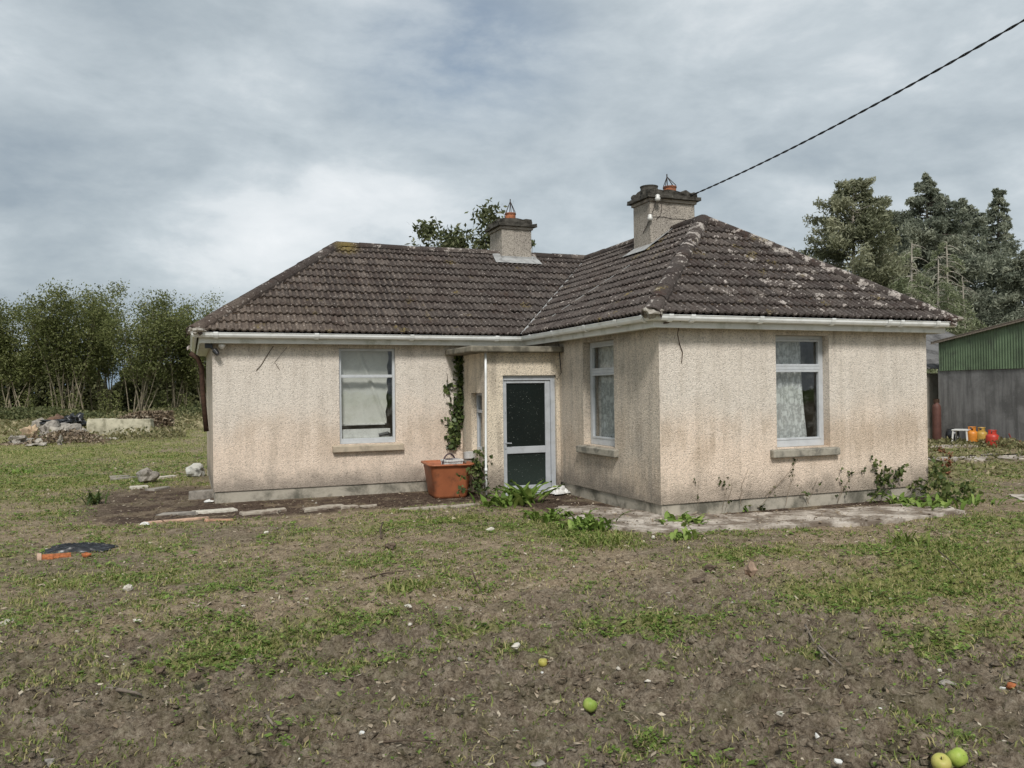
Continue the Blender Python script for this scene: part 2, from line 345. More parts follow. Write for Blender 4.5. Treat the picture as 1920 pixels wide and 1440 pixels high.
def M_tile(name='roof_tile_concrete', ridge=False):
    t = material(name)
    geo = t.new('ShaderNodeNewGeometry'); P = geo.outputs['Position']; x, y, z = t.xyz(P)[:3]
    r = t.math('FRACT', t.math('ADD', t.rnd(), t.attr('tv')))
    base = t.ramp(r, [(0, (.058, .049, .044)), (.5, (.084, .071, .063)), (.85, (.108, .091, .080)), (1, (.150, .126, .108))])
    cr = t.math('MULTIPLY', t.attr('cr'), t.rng(t.noise(P, 9, 5, .65), .36, .62, .1, .75)); base = t.mix(cr, base, t.mix(t.rng(x, -3.5, .5), (.215, .172, .140), (.150, .132, .120)))
    # sun-bleached tan patch low on the west end of the roof, as the weather left it
    tan = t.math('MULTIPLY', t.rng(t.math('ADD', x, t.math('MULTIPLY', t.noise(P, 1.1, 4), 3)), -3.6, -1.0, 1, 0), t.rng(t.math('ADD', z, t.math('MULTIPLY', t.noise(P, 1.3, 4), .8)), 3.35, 4.3, 1, .12))
    base = t.mix(t.math('MULTIPLY', tan, .42), base, (.25, .195, .150))
    base = t.mix(t.rng(t.noise(P, 3.5, 7, .65), .42, .68), base, t.mix(.5, base, (.045, .030, .026)))
    base = t.mix(t.rng(t.noise(P, 42, 5, .72), .44, .66, 0, .75), base, (.028, .020, .017))          # moss and soot specks
    rb = t.math('MULTIPLY', t.rng(t.noise(t.map(P, loc=(4, 2, 7)), 1.7, 6, .65), .52, .68), t.rng(t.noise(P, 16, 4, .7), .40, .6))
    base = t.mix(t.math('MULTIPLY', rb, .85 if ridge else .5), base, (.060, .034, .026))                # reddish moss
    east = t.rng(x, -1.0, 3.0, .0, 1.0); north = t.rng(y, 1.2, 3.2, 1.0, 0.25)
    big = t.noise(t.map(P, loc=(9, 1, 2)), 5.6, 6, .64); fine = t.noise(P, 34, 5, .65)
    lf = t.math('ADD', big, t.math('MULTIPLY', t.math('MULTIPLY', east, north), .085))
    lich = t.math('MULTIPLY', t.rng(t.math('ADD', lf, t.math('MULTIPLY', t.math('SUBTRACT', r, .5), .10)), .684 - (.085 if ridge else 0), .715 - (.08 if ridge else 0)), t.rng(fine, .36, .52))
    base = t.mix(t.math('MULTIPLY', lich, .85), base, t.mix(t.noise(P, 11, 3), (.40, .33, .29), (.56, .53, .48)))
    sm = t.vor(t.map(P, loc=(1, 5, 3)), 13, 'Distance'); spk = t.math('MULTIPLY', t.rng(sm, .12, .22, 1, 0), t.rng(t.noise(P, 2.2, 3), .36, .56))
    base = t.mix(t.math('MULTIPLY', spk, .8), base, (.40, .35, .31))
    yl = t.math('MULTIPLY', t.rng(t.noise(t.map(P, loc=(2, 8, 5)), 2.1, 5, .6), .62, .70), t.rng(fine, .42, .58))
    apx = t.new('ShaderNodeVectorMath', operation='DISTANCE'); t.put(apx.inputs[0], P); apx.inputs[1].default_value = (-3.05, 6.9, 4.75)
    yl = t.math('MAXIMUM', yl, t.math('MULTIPLY', t.rng(apx.outputs['Value'], .06, .34, 1, 0), t.rng(fine, .35, .5)))
    base = t.mix(t.math('MULTIPLY', yl, .7), base, (.23, .175, .055))
    return surf(t, base, .92, t.bump(t.noise(P, 70, 5, .7), .6, .012), .12)
MAT_TILE = M_tile(); MAT_RIDGE = M_tile('ridge_tile_concrete', True)
MAT_DECK = M_plain('roof_deck', (.025, .02, .018), .95)
MAT_MORTAR = M_concrete('mortar', (.40, .37, .32), (.12, .09, .07), .7, 9)

def M_leaf(name, dark, mid, light, trans=.25, rough=.6, spec=.25):
    t = material(name); c = t.ramp(t.attr('tv'), [(0, dark), (.55, mid), (1, light)])
    b = t.new('ShaderNodeBsdfPrincipled'); t.put(b.inputs['Base Color'], c); b.inputs['Roughness'].default_value = rough; b.inputs['Specular IOR Level'].default_value = spec
    tl = t.new('ShaderNodeBsdfTranslucent'); t.put(tl.inputs[0], c)
    mx = t.new('ShaderNodeMixShader'); mx.inputs[0].default_value = trans; t.l.new(b.outputs[0], mx.inputs[1]); t.l.new(tl.outputs[0], mx.inputs[2]); t.l.new(mx.outputs[0], t.out.inputs[0])
    return t.mat
MAT_WILLOW = M_leaf('willow_leaf', (.065, .080, .024), (.160, .180, .060), (.30, .305, .145), .36)
MAT_CONIFER = M_leaf('conifer_needles', (.085, .102, .076), (.195, .215, .160), (.38, .395, .30), .35)
MAT_PINE = M_leaf('pine_needles', (.095, .105, .062), (.205, .215, .130), (.37, .37, .25), .35)
MAT_SPRUCE = M_leaf('pale_spruce', (.11, .13, .07), (.22, .25, .14), (.36, .37, .25), .3)
MAT_APPLE_LEAF = M_leaf('orchard_leaf', (.050, .062, .022), (.11, .125, .055), (.21, .21, .12))
MAT_HEDGE = M_leaf('hedge_leaf', (.055, .062, .026), (.130, .138, .060), (.24, .235, .12), .3)
MAT_BRAMBLE = M_leaf('bramble_leaf', (.030, .050, .014), (.075, .110, .030), (.17, .19, .065))
MAT_IVY = M_leaf('ivy_leaf', (.030, .048, .014), (.080, .115, .034), (.19, .23, .08), .15, .4, .4)
MAT_WEED = M_leaf('weed_leaf', (.070, .120, .020), (.165, .250, .048), (.32, .40, .11))
MAT_GRASS = M_leaf('grass_blade', (.080, .115, .020), (.180, .235, .052), (.42, .37, .17), .35)
MAT_DRY = M_leaf('dry_litter', (.085, .060, .040), (.24, .18, .12), (.52, .45, .34), .05)
MAT_DOCK = M_leaf('dead_dock', (.09, .035, .018), (.20, .08, .04), (.28, .14, .07), .1)

def M_ground():
    t = material('yard_soil'); geo = t.new('ShaderNodeNewGeometry'); P = geo.outputs['Position']
    f1 = t.noise(P, 7, 9, .68); f2 = t.noise(t.map(P, loc=(3, 3, 0)), 38, 7, .7); f3 = t.noise(P, 150, 3, .7)
    m = t.math('ADD', t.math('MULTIPLY', f1, .35), t.math('ADD', t.math('MULTIPLY', f2, .45), t.math('MULTIPLY', f3, .2)))
    mud = t.ramp(m, [(.37, (.034, .025, .017)), (.44, (.115, .088, .062)), (.50, (.205, .163, .118)), (.57, (.32, .265, .198)), (.68, (.52, .45, .36))])
    tan = t.ramp(m, [(.35, (.080, .055, .035)), (.45, (.235, .176, .115)), (.54, (.385, .302, .205)), (.67, (.58, .49, .36))])
    c = t.mix(t.attr('dm'), mud, tan)
    grn = t.ramp(m, [(.37, (.050, .062, .014)), (.45, (.155, .178, .044)), (.53, (.265, .270, .085)), (.64, (.44, .39, .19))])
    c = t.mix(t.rng(t.noise(t.map(P, loc=(7, 1, 0)), 2.6, 7, .7), .46, .62, 0, .55), c, t.mix(.5, c, (.11, .115, .045)))
    gm = t.attr('gm'); c = t.mix(t.rng(t.math('ADD', gm, t.math('MULTIPLY', t.math('SUBTRACT', f2, .5), .9)), .25, .85, 0, .85), c, grn)
    lit = t.ramp(m, [(.36, (.026, .018, .013)), (.50, (.092, .064, .047)), (.64, (.20, .145, .11))])
    c = t.mix(t.attr('lm'), c, lit)
    far = t.ramp(t.noise(P, .05, 5), [(.35, (.09, .13, .03)), (.6, (.16, .21, .05))]); c = t.mix(t.attr('fm'), c, far)
    return surf(t, c, .96, t.bump(m, 1.0, .06), .1)
MAT_GROUND = M_ground()
# ------------------------------------------------------------------ the ground
XL, YL, YP, XP = -5.69, 4.55, 3.25, -1.38           # west gable, west front, porch front, porch side
WX, DEP = 5.0, 5.0                                   # east wing width, house depth of the west wing
YB = YL + DEP
GREEN = [  # photo pixel of the patch, radii in metres along x and y, strength
    (60, 905, 2.2, .9, .55), (200, 905, 1.5, .7, .4), (60, 850, 3, 2.5, .25), (330, 855, 1.5, 1.0, .35), (230, 1085, .8, .45, .38), (90, 1090, .6, .4, .3), (430, 1110, .7, .35, .35),
    (770, 1105, .35, .28, .55), (905, 1112, .22, .22, .5), (470, 1190, .8, .5, .38), (380, 1240, .5, .3, .40), (650, 1160, .6, .35, .25), (560, 1220, .5, .3, .25), (760, 985, .7, .28, .75),
    (860, 975, .6, .25, .6), (990, 985, .8, .5, .55), (1130, 1010, .55, .4, .75), (1060, 1000, .5, .4, .6), (1450, 1035, .6, .4, .55), (1330, 1040, .5, .35, .3),
    (1700, 1040, 1.0, .6, .85), (1830, 1040, 1.0, .6, .9), (1640, 1110, .8, .35, .8), (1720, 1095, .8, .4, .75), (1860, 980, .9, .5, .7), (1560, 1090, .7, .4, .45), (1900, 1080, .8, .6, .5),
    (1100, 1175, .6, .3, .3), (1230, 1165, .6, .3, .35), (1500, 1228, .28, .16, .55), (1740, 1215, .5, .2, .35), (1850, 1180, .6, .3, .3), (1020, 1210, .35, .2, .35), (270, 1400, .3, .12, .35),
    (130, 1270, .4, .2, .2), (260, 1300, .5, .15, .25), (870, 1185, .5, .3, .35), (1130, 1090, .5, .3, .2), (1830, 880, 2.5, 1.5, .45), (1780, 915, 1.2, .7, .55), (560, 970, .3, .15, .5), (1250, 1380, .3, .12, .2), (700, 1230, .6, .25, .25)]
GREEN = [(g(u, v)[0], g(u, v)[1], a, b, s) for u, v, a, b, s in GREEN]
def rect(x, y, x0, x1, y0, y1, s=.35):
    return sstep(x, x0 - s, x0 + s) * (1 - sstep(x, x1 - s, x1 + s)) * sstep(y, y0 - s, y0 + s) * (1 - sstep(y, y1 - s, y1 + s))
def masks(x, y):
    n = fbm(x * .9 + 3, y * .9, 4, 11); n2 = fbm(x * 3.1, y * 3.1 + 7, 4, 23)
    d = np.hypot(x - CAM[0], y - CAM[1])
    gm = .16 + .50 * (n - .42) + .60 * (n2 - .5) + .10 * sstep(y, -4.2, -2.5) + .22 * sstep(y, 2, 12) + .10 * (1 - sstep(x, -9, -6)) * sstep(y, 0, 3)
    gm = gm - .12 * (1 - sstep(d, 4.6, 6.6))
    for px, py, a, b, s in GREEN:
        q = ((x - px) / a) ** 2 + ((y - py) / b) ** 2
        gm = gm + .82 * s * np.exp(-q * 1.3) * (.55 + .9 * n2)
    dm = sstep(fbm(x * .55 + 9, y * .75, 4, 31), .40, .62) * sstep(d, 5.2, 7.2) * .9 + .06 + .30 * sstep(d, 6, 8)
    lm = np.maximum(rect(x, y, -7.2, -1.3, 2.75 , 4.6, .22), rect(x, y, -1.25, .1, .4, 3.3, .25) * .8)
    lm = np.maximum(lm, rect(x, y, 1.0, 5.2, -.5, .1, .15) * .8); lm = np.maximum(lm, rect(x, y, -7.4, -5.6, 3.0, 7.2, .5) * .75)
    lm = lm * (.45 + .9 * sstep(n2, .32, .5)); lm = np.clip(lm, 0, 1)
    fm = sstep(d, 78, 100)
    return np.clip(gm - lm * .8, 0, 1), np.clip(dm, 0, 1), lm, fm
RUTS = [(g(u, v)[0], g(u, v)[1], a, th, p_) for u, v, a, th, p_ in ((1420, 1265, .7, .5, .15), (1330, 1250, .6, 2.2, .17), (350, 1380, .9, 1.9, .26), (700, 1400, .9, 1.8, .3), (1750, 1180, .9, .9, .2), (1150, 1230, .6, 1.2, .2), (1600, 1350, .6, 1.4, .22), (100, 1330, .7, 2.0, .25))]      # churned by tyres and tracks
def Hgt(x, y):
    x = np.asarray(x, float); y = np.asarray(y, float)
    d = np.hypot(x - CAM[0], y - CAM[1])
    near = 1 - sstep(d, 12, 40)
    house = np.maximum(rect(x, y, XL - .3, .2, YP - .2, YB, .5), rect(x, y, -.6, WX + .4, -.6, YB, .5))
    rough = (1 - .75 * sstep(y, -3.8, -1.5)) * near * (1 - .7 * house)
    low = (fbm(x * .45, y * .45, 3, 3) - .5) * .10 * (1 - house) * sstep(d, 2, 5)
    mid = (fbm(x * 2.2, y * 2.6, 4, 5) - .5) * .085 * rough
    ridg = np.abs(fbm((x * .93 + y * .37) * 1.1, (y * .93 - x * .37) * 5.5, 3, 8) - .5) * -.16 * rough * (1 - sstep(y, -4.4, -2.6))
    cl = (np.abs(fbm(x * 6.5, y * 6.5, 3, 9) - .5) * -2 + .25) * .085 * rough; cl2 = (fbm(x * 14, y * 14, 2, 19) - .5) * .085 * rough
    cl2 = cl2 + (fbm(x * 30, y * 30, 2, 29) - .5) * .022 * rough * (1 - sstep(d, 5.5, 8)) + np.maximum(0, fbm(x * 11, y * 11, 3, 39) - .56) * .13 * rough * (1 - sstep(d, 6, 8))
    for rx_, ry_, ra, th, per in RUTS:
        q = np.exp(-(((x - rx_) / ra) ** 2 + ((y - ry_) / ra) ** 2) * 1.4); w_ = (x * math.cos(th) + y * math.sin(th)) * 6.283 / per + 5.0 * (fbm(x * 1.6, y * 1.6, 2, 77) - .5) * 2
        cl = cl + .034 * q * np.sin(w_) * (.4 + fbm(x * 3, y * 3, 2, 78))
    return low + mid + ridg + cl + cl2 + .015 * rough - .09 * sstep(house, .9, 1) * 0
def graded(a, b, step, lo, hi, ratio=1.09):
    c = list(np.arange(a, b + 1e-6, step)); s = step; x = c[-1]
    while x < hi: s *= ratio; x += s; c.append(x)
    s = step; x = a; pre = []
    while x > lo: s *= ratio; x -= s; pre.append(x)
    return np.array(pre[::-1] + c)
gx = graded(-9.5, 6.5, .03, -5000, 5000); gx = np.concatenate([gx[gx < -7.5], np.arange(-7.5, -.6, .022), gx[gx > -.6]])
gy = graded(-7.6, 2.5, .03, -900, 8000, 1.06); gy = np.concatenate([gy[gy < -7.3], np.arange(-7.3, -3.4, .021), gy[gy > -3.4]])
GX, GY = np.meshgrid(gx, gy); fx = GX.ravel(); fy = GY.ravel()
gz = Hgt(fx, fy); a_, b_, c_, d_ = masks(fx, fy)
nx, ny = len(gx), len(gy)
ii = np.arange(nx * ny).reshape(ny, nx)
FQ = np.stack([ii[:-1, :-1], ii[:-1, 1:], ii[1:, 1:], ii[1:, :-1]], -1).reshape(-1, 4)
mesh_np('ground', np.stack([fx, fy, gz], 1), FQ, MAT_GROUND, None, {'gm': a_, 'dm': b_, 'lm': c_, 'fm': d_}, True)['kind'] = 'structure'
def G(u, v):                                          # the point of the yard seen at a photo pixel
    p = g(u, v)
    for _ in range(3): p = g(u, v, float(Hgt(p[0], p[1])))
    return p

# far hill beyond the fields, distance haze painted in as blue
hx = np.linspace(-900, 700, 90); hv = []; hf = []
for i, X in enumerate(hx):
    z = 34 + 24 * math.exp(-((X + 150) / 120) ** 2) + 14 * fbm(np.array([X * .006]), np.array([2.0]), 3, 4)[0]
    hv += [(X, 1450, -2), (X, 1560, z * .6), (X, 1750, z), (X, 2100, -2)]
for i in range(89):
    for k in range(3): a = i * 4 + k; hf.append((a, a + 4, a + 5, a + 1))
mesh_np('hills', hv, hf, M_plain('hill_haze_blue', (.17, .22, .27), .95, var=.15, sc=.02), smooth=True)['kind'] = 'structure'

# concrete apron round the east wing, ragged broken edge
def apron(name, pts, z, seed, lab=None, mat=None, thick=.07, jit=.07):
    P = []
    n = len(pts)
    for i in range(n):
        a = Vector(pts[i]); b = Vector(pts[(i + 1) % n]); m = max(2, int((b - a).length / .12))
        for k in range(m):
            p = a.lerp(b, k / m); q = fbm(np.array([p.x * 4 + seed]), np.array([p.y * 4]), 3, seed)[0] - .5
            P.append((p.x + q * jit * 2, p.y + (fbm(np.array([p.x * 3]), np.array([p.y * 4 + seed]), 3, seed + 5)[0] - .5) * jit * 3))
    bm = bmesh.new(); vs = [bm.verts.new((x, y, z)) for x, y in P]; f = bm.faces.new(vs)
    r = bmesh.ops.extrude_face_region(bm, geom=[f]); ev = [e for e in r['geom'] if isinstance(e, bmesh.types.BMVert)]
    for v in ev: v.co.z -= thick
    bmesh.ops.recalc_face_normals(bm, faces=bm.faces)
    me = bpy.data.meshes.new(name); bm.to_mesh(me); bm.free(); me.materials.append(mat or MAT_PATH)
    return link(bpy.data.objects.new(name, me))
path = [(-1.25, .75), (-1.15, -.45), (-.96, -.86), (-.35, -1.10), (.3, -1.16), (1.2, -1.40), (2.2, -1.66), (3.1, -1.62), (3.95, -1.45), (4.2, -1.05), (3.4, -.75), (4.2, -.62), (3.2, -.55), (1.6, -.42), (.7, -.2), (.4, .03), (.03, .03), (.03, .5), (-.35, 1.25), (-.9, 1.5)]
apron('concrete_path', path, .045, 3)['kind'] = 'structure'
apron('back_yard_concrete', [(10.5, 4.3), (15.5, 3.2), (16.3, 4.2), (12.5, 5.2), (10.2, 5.1)], .03, 9, jit=.42)['kind'] = 'structure'
apron('yard_concrete_edge', [(11.5, 7.6), (15.3, 7.2), (15.3, 7.7), (12.0, 8.3)], .04, 14, jit=.1)['kind'] = 'structure'
apron('front_yard_concrete', [(5.6, -1.3), (8.5, -2.2), (9.3, -1.6), (6.2, -.6)], .03, 17, jit=.25)['kind'] = 'structure'

# ------------------------------------------------------------------ the bungalow
HOUSE = empty('bungalow', (0, 0, 0), "derelict cream pebbledash bungalow with dark tiled hip roof and two chimneys", "house")
ZT = 2.66
def wall(name, p0, p1, z0, z1, ops, mat, th=.28):
    p0 = Vector(p0); p1 = Vector(p1); L = (p1 - p0).length; u = (p1 - p0) / L; n = Vector((u.y, -u.x))
    us = sorted({0, L, *[q for o in ops for q in o[:2]]}); zs = sorted({z0, z1, *[q for o in ops for q in o[2:4]]})
    P = lambda a, d, z: (p0.x + u.x * a + n.x * d, p0.y + u.y * a + n.y * d, z)
    b = MB()
    for a0, a1 in zip(us, us[1:]):
        for c0, c1 in zip(zs, zs[1:]):
            if any(o[0] <= a0 and a1 <= o[1] and o[2] <= c0 and c1 <= o[3] for o in ops): continue
            b.quad(P(a0, 0, c0), P(a1, 0, c0), P(a1, 0, c1), P(a0, 0, c1))
            b.quad(P(a1, -th, c0), P(a0, -th, c0), P(a0, -th, c1), P(a1, -th, c1), m=1)
    for a0, a1, c0, c1 in ops:
        b.quad(P(a0, 0, c0), P(a0, 0, c1), P(a0, -th, c1), P(a0, -th, c0)); b.quad(P(a1, 0, c0), P(a1, -th, c0), P(a1, -th, c1), P(a1, 0, c1))
        b.quad(P(a0, 0, c1), P(a1, 0, c1), P(a1, -th, c1), P(a0, -th, c1)); b.quad(P(a0, 0, c0), P(a0, -th, c0), P(a1, -th, c0), P(a1, 0, c0))
    b.quad(P(0, 0, z0), P(L, 0, z0), P(L, -th, z0), P(0, -th, z0)); b.quad(P(0, 0, z1), P(0, -th, z1), P(L, -th, z1), P(L, 0, z1))
    me = bpy.data.meshes.new(name); me.from_pydata(b.v, [], b.f); me.materials.append(mat); me.materials.append(MAT_PLASTER); me.polygons.foreach_set('material_index', b.m); me.update()
    return link(bpy.data.objects.new(name, me), HOUSE)
ZP = .19; WT, WB = 2.575, .90
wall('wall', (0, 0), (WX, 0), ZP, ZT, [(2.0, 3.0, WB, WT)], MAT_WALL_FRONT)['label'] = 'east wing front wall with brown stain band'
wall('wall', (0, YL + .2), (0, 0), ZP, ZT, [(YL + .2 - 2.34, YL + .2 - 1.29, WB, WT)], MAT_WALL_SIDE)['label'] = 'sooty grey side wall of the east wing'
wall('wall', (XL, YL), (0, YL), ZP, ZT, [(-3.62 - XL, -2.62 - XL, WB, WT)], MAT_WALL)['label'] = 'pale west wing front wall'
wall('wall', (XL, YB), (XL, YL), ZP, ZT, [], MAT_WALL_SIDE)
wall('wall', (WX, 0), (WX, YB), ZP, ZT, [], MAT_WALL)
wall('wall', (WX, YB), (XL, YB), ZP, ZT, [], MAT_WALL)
wall('porch_wall', (XP, YP), (0, YP), ZP - .19, 2.45, [(.31, 1.31, .04, 2.06)], MAT_PORCH, .2)
wall('porch_wall', (XP, YL), (XP, YP), ZP, 2.45, [(YL - 4.03, YL - 3.45, .75, 1.765)], MAT_PORCH, .2)
b = MB()
def plinth(p0, p1, inset=.022):
    p0 = Vector(p0); p1 = Vector(p1); u = (p1 - p0).normalized(); n = Vector((u.y, -u.x)); q0 = p0 - n * inset; q1 = p1 - n * inset
    b.quad((q0.x, q0.y, -.25), (q1.x, q1.y, -.25), (q1.x, q1.y, ZP + .01), (q0.x, q0.y, ZP + .01))
i_ = .022
for p0, p1 in (((i_, 0), (WX - i_, 0)), ((0, YL), (0, i_)), ((XL + i_, YL), (-.02, YL)), ((XL, YB), (XL, YL + i_)), ((WX, i_), (WX, YB)), ((WX, YB), (XL, YB)), ((XP, YL), (XP, YP + i_))): plinth(p0, p1)
b.build('plinth', MAT_PLINTH, HOUSE)
b = MB(); b.box(XL + .28, WX - .28, YL + .28, YB - .28, -.02, .06); b.box(.28, WX - .28, .28, YL + .27, -.02, .061); b.box(XP + .1, -.02, YP + .1, YL - .01, -.02, .059); b.build('floor', MAT_FLOOR, HOUSE)
b = MB(); b.box(XL + .02, WX - .02, YL + .02, YB - .02, ZT + .003, ZT + .02); b.box(.02, WX - .02, .02, YL + .01, ZT + .004, ZT + .021); b.build('ceiling', MAT_PLASTER, HOUSE)
b = MB(); b.box(.3, WX - .3, YL - .6, YL - .5, .061, ZT); b.box(-1.0, -.9, YL + .28, YB - .28, .061, ZT); b.build('partition', MAT_PLASTER, HOUSE)
# porch roof slab
b = MB(); b.box(-1.70, -.004, 3.06, YL - .004, 2.452, 2.555); b.build('porch_canopy', MAT_CANOPY, HOUSE, bevel=.02)
bm_seed = 0
# ---- eaves
EPATH = [(XL, YB + .0), (XL, YL), (0, YL), (0, 0), (WX, 0), (WX, YB)]
b = MB(); b.sweep([(.18, 2.63), (.20, 2.63), (.20, 2.775), (.18, 2.775)], EPATH, closed=True); b.build('fascia', MAT_FASCIA, HOUSE, bevel=.004)
b = MB(); b.sweep([(.0, 2.645), (.178, 2.645), (.178, 2.655), (.0, 2.655)], EPATH, closed=True); b.build('soffit', MAT_FASCIA, HOUSE)
gp = [(.222, 2.795), (.226, 2.755), (.243, 2.727), (.270, 2.716), (.298, 2.727), (.316, 2.755), (.322, 2.797), (.330, 2.800), (.330, 2.794), (.316, 2.790), (.309, 2.757), (.292, 2.734), (.270, 2.724), (.248, 2.733), (.233, 2.757), (.230, 2.795)]
b = MB(); b.sweep(gp, [(XL, YB), (XL, YL), (0, YL), (0, 0), (WX + .32, 0)], closed=True); gut = b.build('gutter', MAT_UPVC, HOUSE, smooth=False)
def gutter_collar(p0, p1, s, wdt=.035):
    p0 = Vector(p0); p1 = Vector(p1); u = (p1 - p0).normalized(); c = p0 + u * s; q = [(a, z) for a, z in [(.216, 2.798), (.218, 2.752), (.238, 2.72), (.270, 2.708), (.302, 2.72), (.324, 2.752), (.332, 2.803), (.338, 2.806), (.338, 2.79), (.326, 2.75), (.30, 2.715), (.27, 2.70), (.236, 2.716), (.212, 2.75), (.21, 2.798)]]
    m = MB(); m.sweep(q, [tuple(c - u * wdt), tuple(c + u * wdt)], closed=True); return m.build('gutter_bracket', MAT_UPVC, gut)
for s in (.35, 1.95, 3.6, 5.2): gutter_collar((XL - .3, YL), (0, YL), s)
for s in (.75, 1.7, 2.9, 3.9, 4.65): gutter_collar((0, YL), (0, -.3), s)
for s in (.1, .45, 1.6, 2.9, 4.0, 4.25, 5.0): gutter_collar((-.1, 0), (WX + .3, 0), s)

# ---- roof
RE, RZ0, RH = .30, 2.80, 2.0
k_ = 2.0 / 2.8; PIT = math.atan(k_); SL = 2.8 / math.cos(PIT)
x0, x1, x2 = XL - RE, -RE, WX + RE; yA, yC, yBk = YL - RE, -RE, YB + RE
RX = 2.5; RY = YL + 2.5; AX = x0 + 2.8                # ridge lines
ZR = RZ0 + RH
b = MB(); dz = -.025
p = lambda x, y, z: (x, y, z + dz)
b.quad(p(x0, yA, RZ0), p(x1, yA, RZ0), p(RX, RY, ZR), p(AX, RY, ZR)); b.quad(p(x1, yA, RZ0), p(x1, yC, RZ0), p(RX, yC + 2.8, ZR), p(RX, RY, ZR))
b.quad(p(x1, yC, RZ0), p(x2, yC, RZ0), p(RX, yC + 2.8, ZR)); b.quad(p(x2, yC, RZ0), p(x2, yBk, RZ0), p(RX, RY, ZR), p(RX, yC + 2.8, ZR))
b.quad(p(x0, yBk, RZ0), p(x0, yA, RZ0), p(AX, RY, ZR)); b.quad(p(x2, yBk, RZ0), p(x0, yBk, RZ0), p(AX, RY, ZR), p(RX, RY, ZR))
ROOF = b.build('roof', MAT_DECK, HOUSE)
TW, GA, TL = .23, SL / 12, SL / 12 + .05
def tile_bm():
    bm = bmesh.new(); xs = [0, .018, .036, .054, .072, .115, .133, .151, .169, .187, .232]; zs = [0, .021, .028, .021, 0, 0, .021, .028, .021, 0, 0]
    lo = [bm.verts.new((x, 0, z + .044)) for x, z in zip(xs, zs)]; hi = [bm.verts.new((x, TL, z + .002)) for x, z in zip(xs, zs)]; un = [bm.verts.new((x, 0, z + .014)) for x, z in zip(xs, zs)]
    for i in range(10): bm.faces.new((lo[i], lo[i + 1], hi[i + 1], hi[i])); bm.faces.new((un[i], un[i + 1], lo[i + 1], lo[i]))
    bm.faces.new((un[0], lo[0], hi[0])); bm.faces.new((lo[10], un[10], hi[10])); return bm
TILE_BM = tile_bm()
def tile_mesh(bm):
    me = bpy.data.meshes.new('tile'); bm.to_mesh(me); me.materials.append(MAT_TILE)
    me.attributes.new('cr', 'FLOAT', 'POINT').data.foreach_set('value', np.array([crest(v.co) for v in bm.verts], np.float32)); return me
def crest(co):                                       # how far up a roll a vertex sits
    return 1.0 if min(abs((co.x % .115) - .036), 9) < .024 else 0.0
TILE_ME = tile_mesh(TILE_BM)
SLOPES = {  # eave start, along-eave, in-plan upslope, eave length, clips (point, inward normal)
    'C': ((x1, yC), (1, 0), (0, 1), x2 - x1, [((x1, yC), (1, -1)), ((x2, yC), (-1, -1))]),
    'B': ((x1, yA + 2.8), (0, -1), (1, 0), yA + 2.8 - yC, [((x1, yC), (-1, 1)), ((x1, yA), (1, -1))]),
    'A': ((x0, yA), (1, 0), (0, 1), x1 - x0 + 2.8, [((x0, yA), (1, -1)), ((x1, yA), (-1, 1))]),
    'D': ((x2, yC), (0, 1), (-1, 0), yBk - yC, [((x2, yC), (1, 1)), ((x2, yBk), (1, -1))]),
    'E': ((x0, yBk), (0, -1), (1, 0), yBk - yA, [((x0, yA), (-1, 1)), ((x0, yBk), (-1, -1))]),
    'F': ((x2, yBk), (-1, 0), (0, -1), x2 - x0, [((x0, yBk), (1, 1)), ((x2, yBk), (-1, 1))])}
jv = []; jf = []; jt = []; jc = []; CAND = []
for key, (o2, e2, s2, elen, clips) in SLOPES.items():
    o3 = Vector((o2[0], o2[1], RZ0)); e = Vector((e2[0], e2[1], 0)); s = Vector((s2[0] * math.cos(PIT), s2[1] * math.cos(PIT), math.sin(PIT))); n = e.cross(s)
    for r in range(12):
        for c in range(-1, int(elen / TW) + 2):
            jx = random.uniform(-.006, .006); rz = random.uniform(-.008, .008); rx = random.uniform(-.006, .010)
            if key in 'CB' and random.random() < .05: rz *= 3; rx += .01
            slip = random.uniform(.03, .075) if random.random() < .02 else 0; rz += slip * random.choice((-.4, .5))
            org = o3 - s * slip + e * (c * TW + jx) + s * (r * GA + .015 + random.uniform(-.006, .006)) + n * random.uniform(-.002, .004)
            R = Matrix((e, s, n)).transposed() @ Matrix.Rotation(rz, 3, 'Z') @ Matrix.Rotation(rx, 3, 'X')
            cut = []; out = False
            for cp_, cn in clips:
                nn = Vector((cn[0], cn[1], 0)).normalized(); ds = [((org + R @ Vector(q)) - Vector((cp_[0], cp_[1], 0))).dot(nn) for q in ((0, 0, 0), (TW, 0, 0), (0, TL, 0), (TW, TL, 0))]
                if max(ds) < .04: out = True
                elif min(ds) < 0: cut.append((Vector((cp_[0], cp_[1], 0)) + nn * .015, nn))
            if key in 'ABCDEF' and not cut and not out:  # beyond the eave run
                u0 = c * TW
                if u0 < -.31 or u0 > elen: out = True
            if out: continue
            bm = TILE_BM
            if cut:
                bm = TILE_BM.copy()
                for q, nn in cut:
                    bmesh.ops.bisect_plane(bm, geom=bm.verts[:] + bm.edges[:] + bm.faces[:], plane_co=R.transposed() @ (q - org), plane_no=R.transposed() @ nn, clear_inner=True)
                if not bm.faces: bm.free(); continue
            CAND.append((key in 'CB', (org - Vector(CAM)).length, org, R, bm if cut else None))
ranked = sorted([q for q in CAND if q[0]], key=lambda q: q[1])[:300]; near_ids = {id(q) for q in ranked}
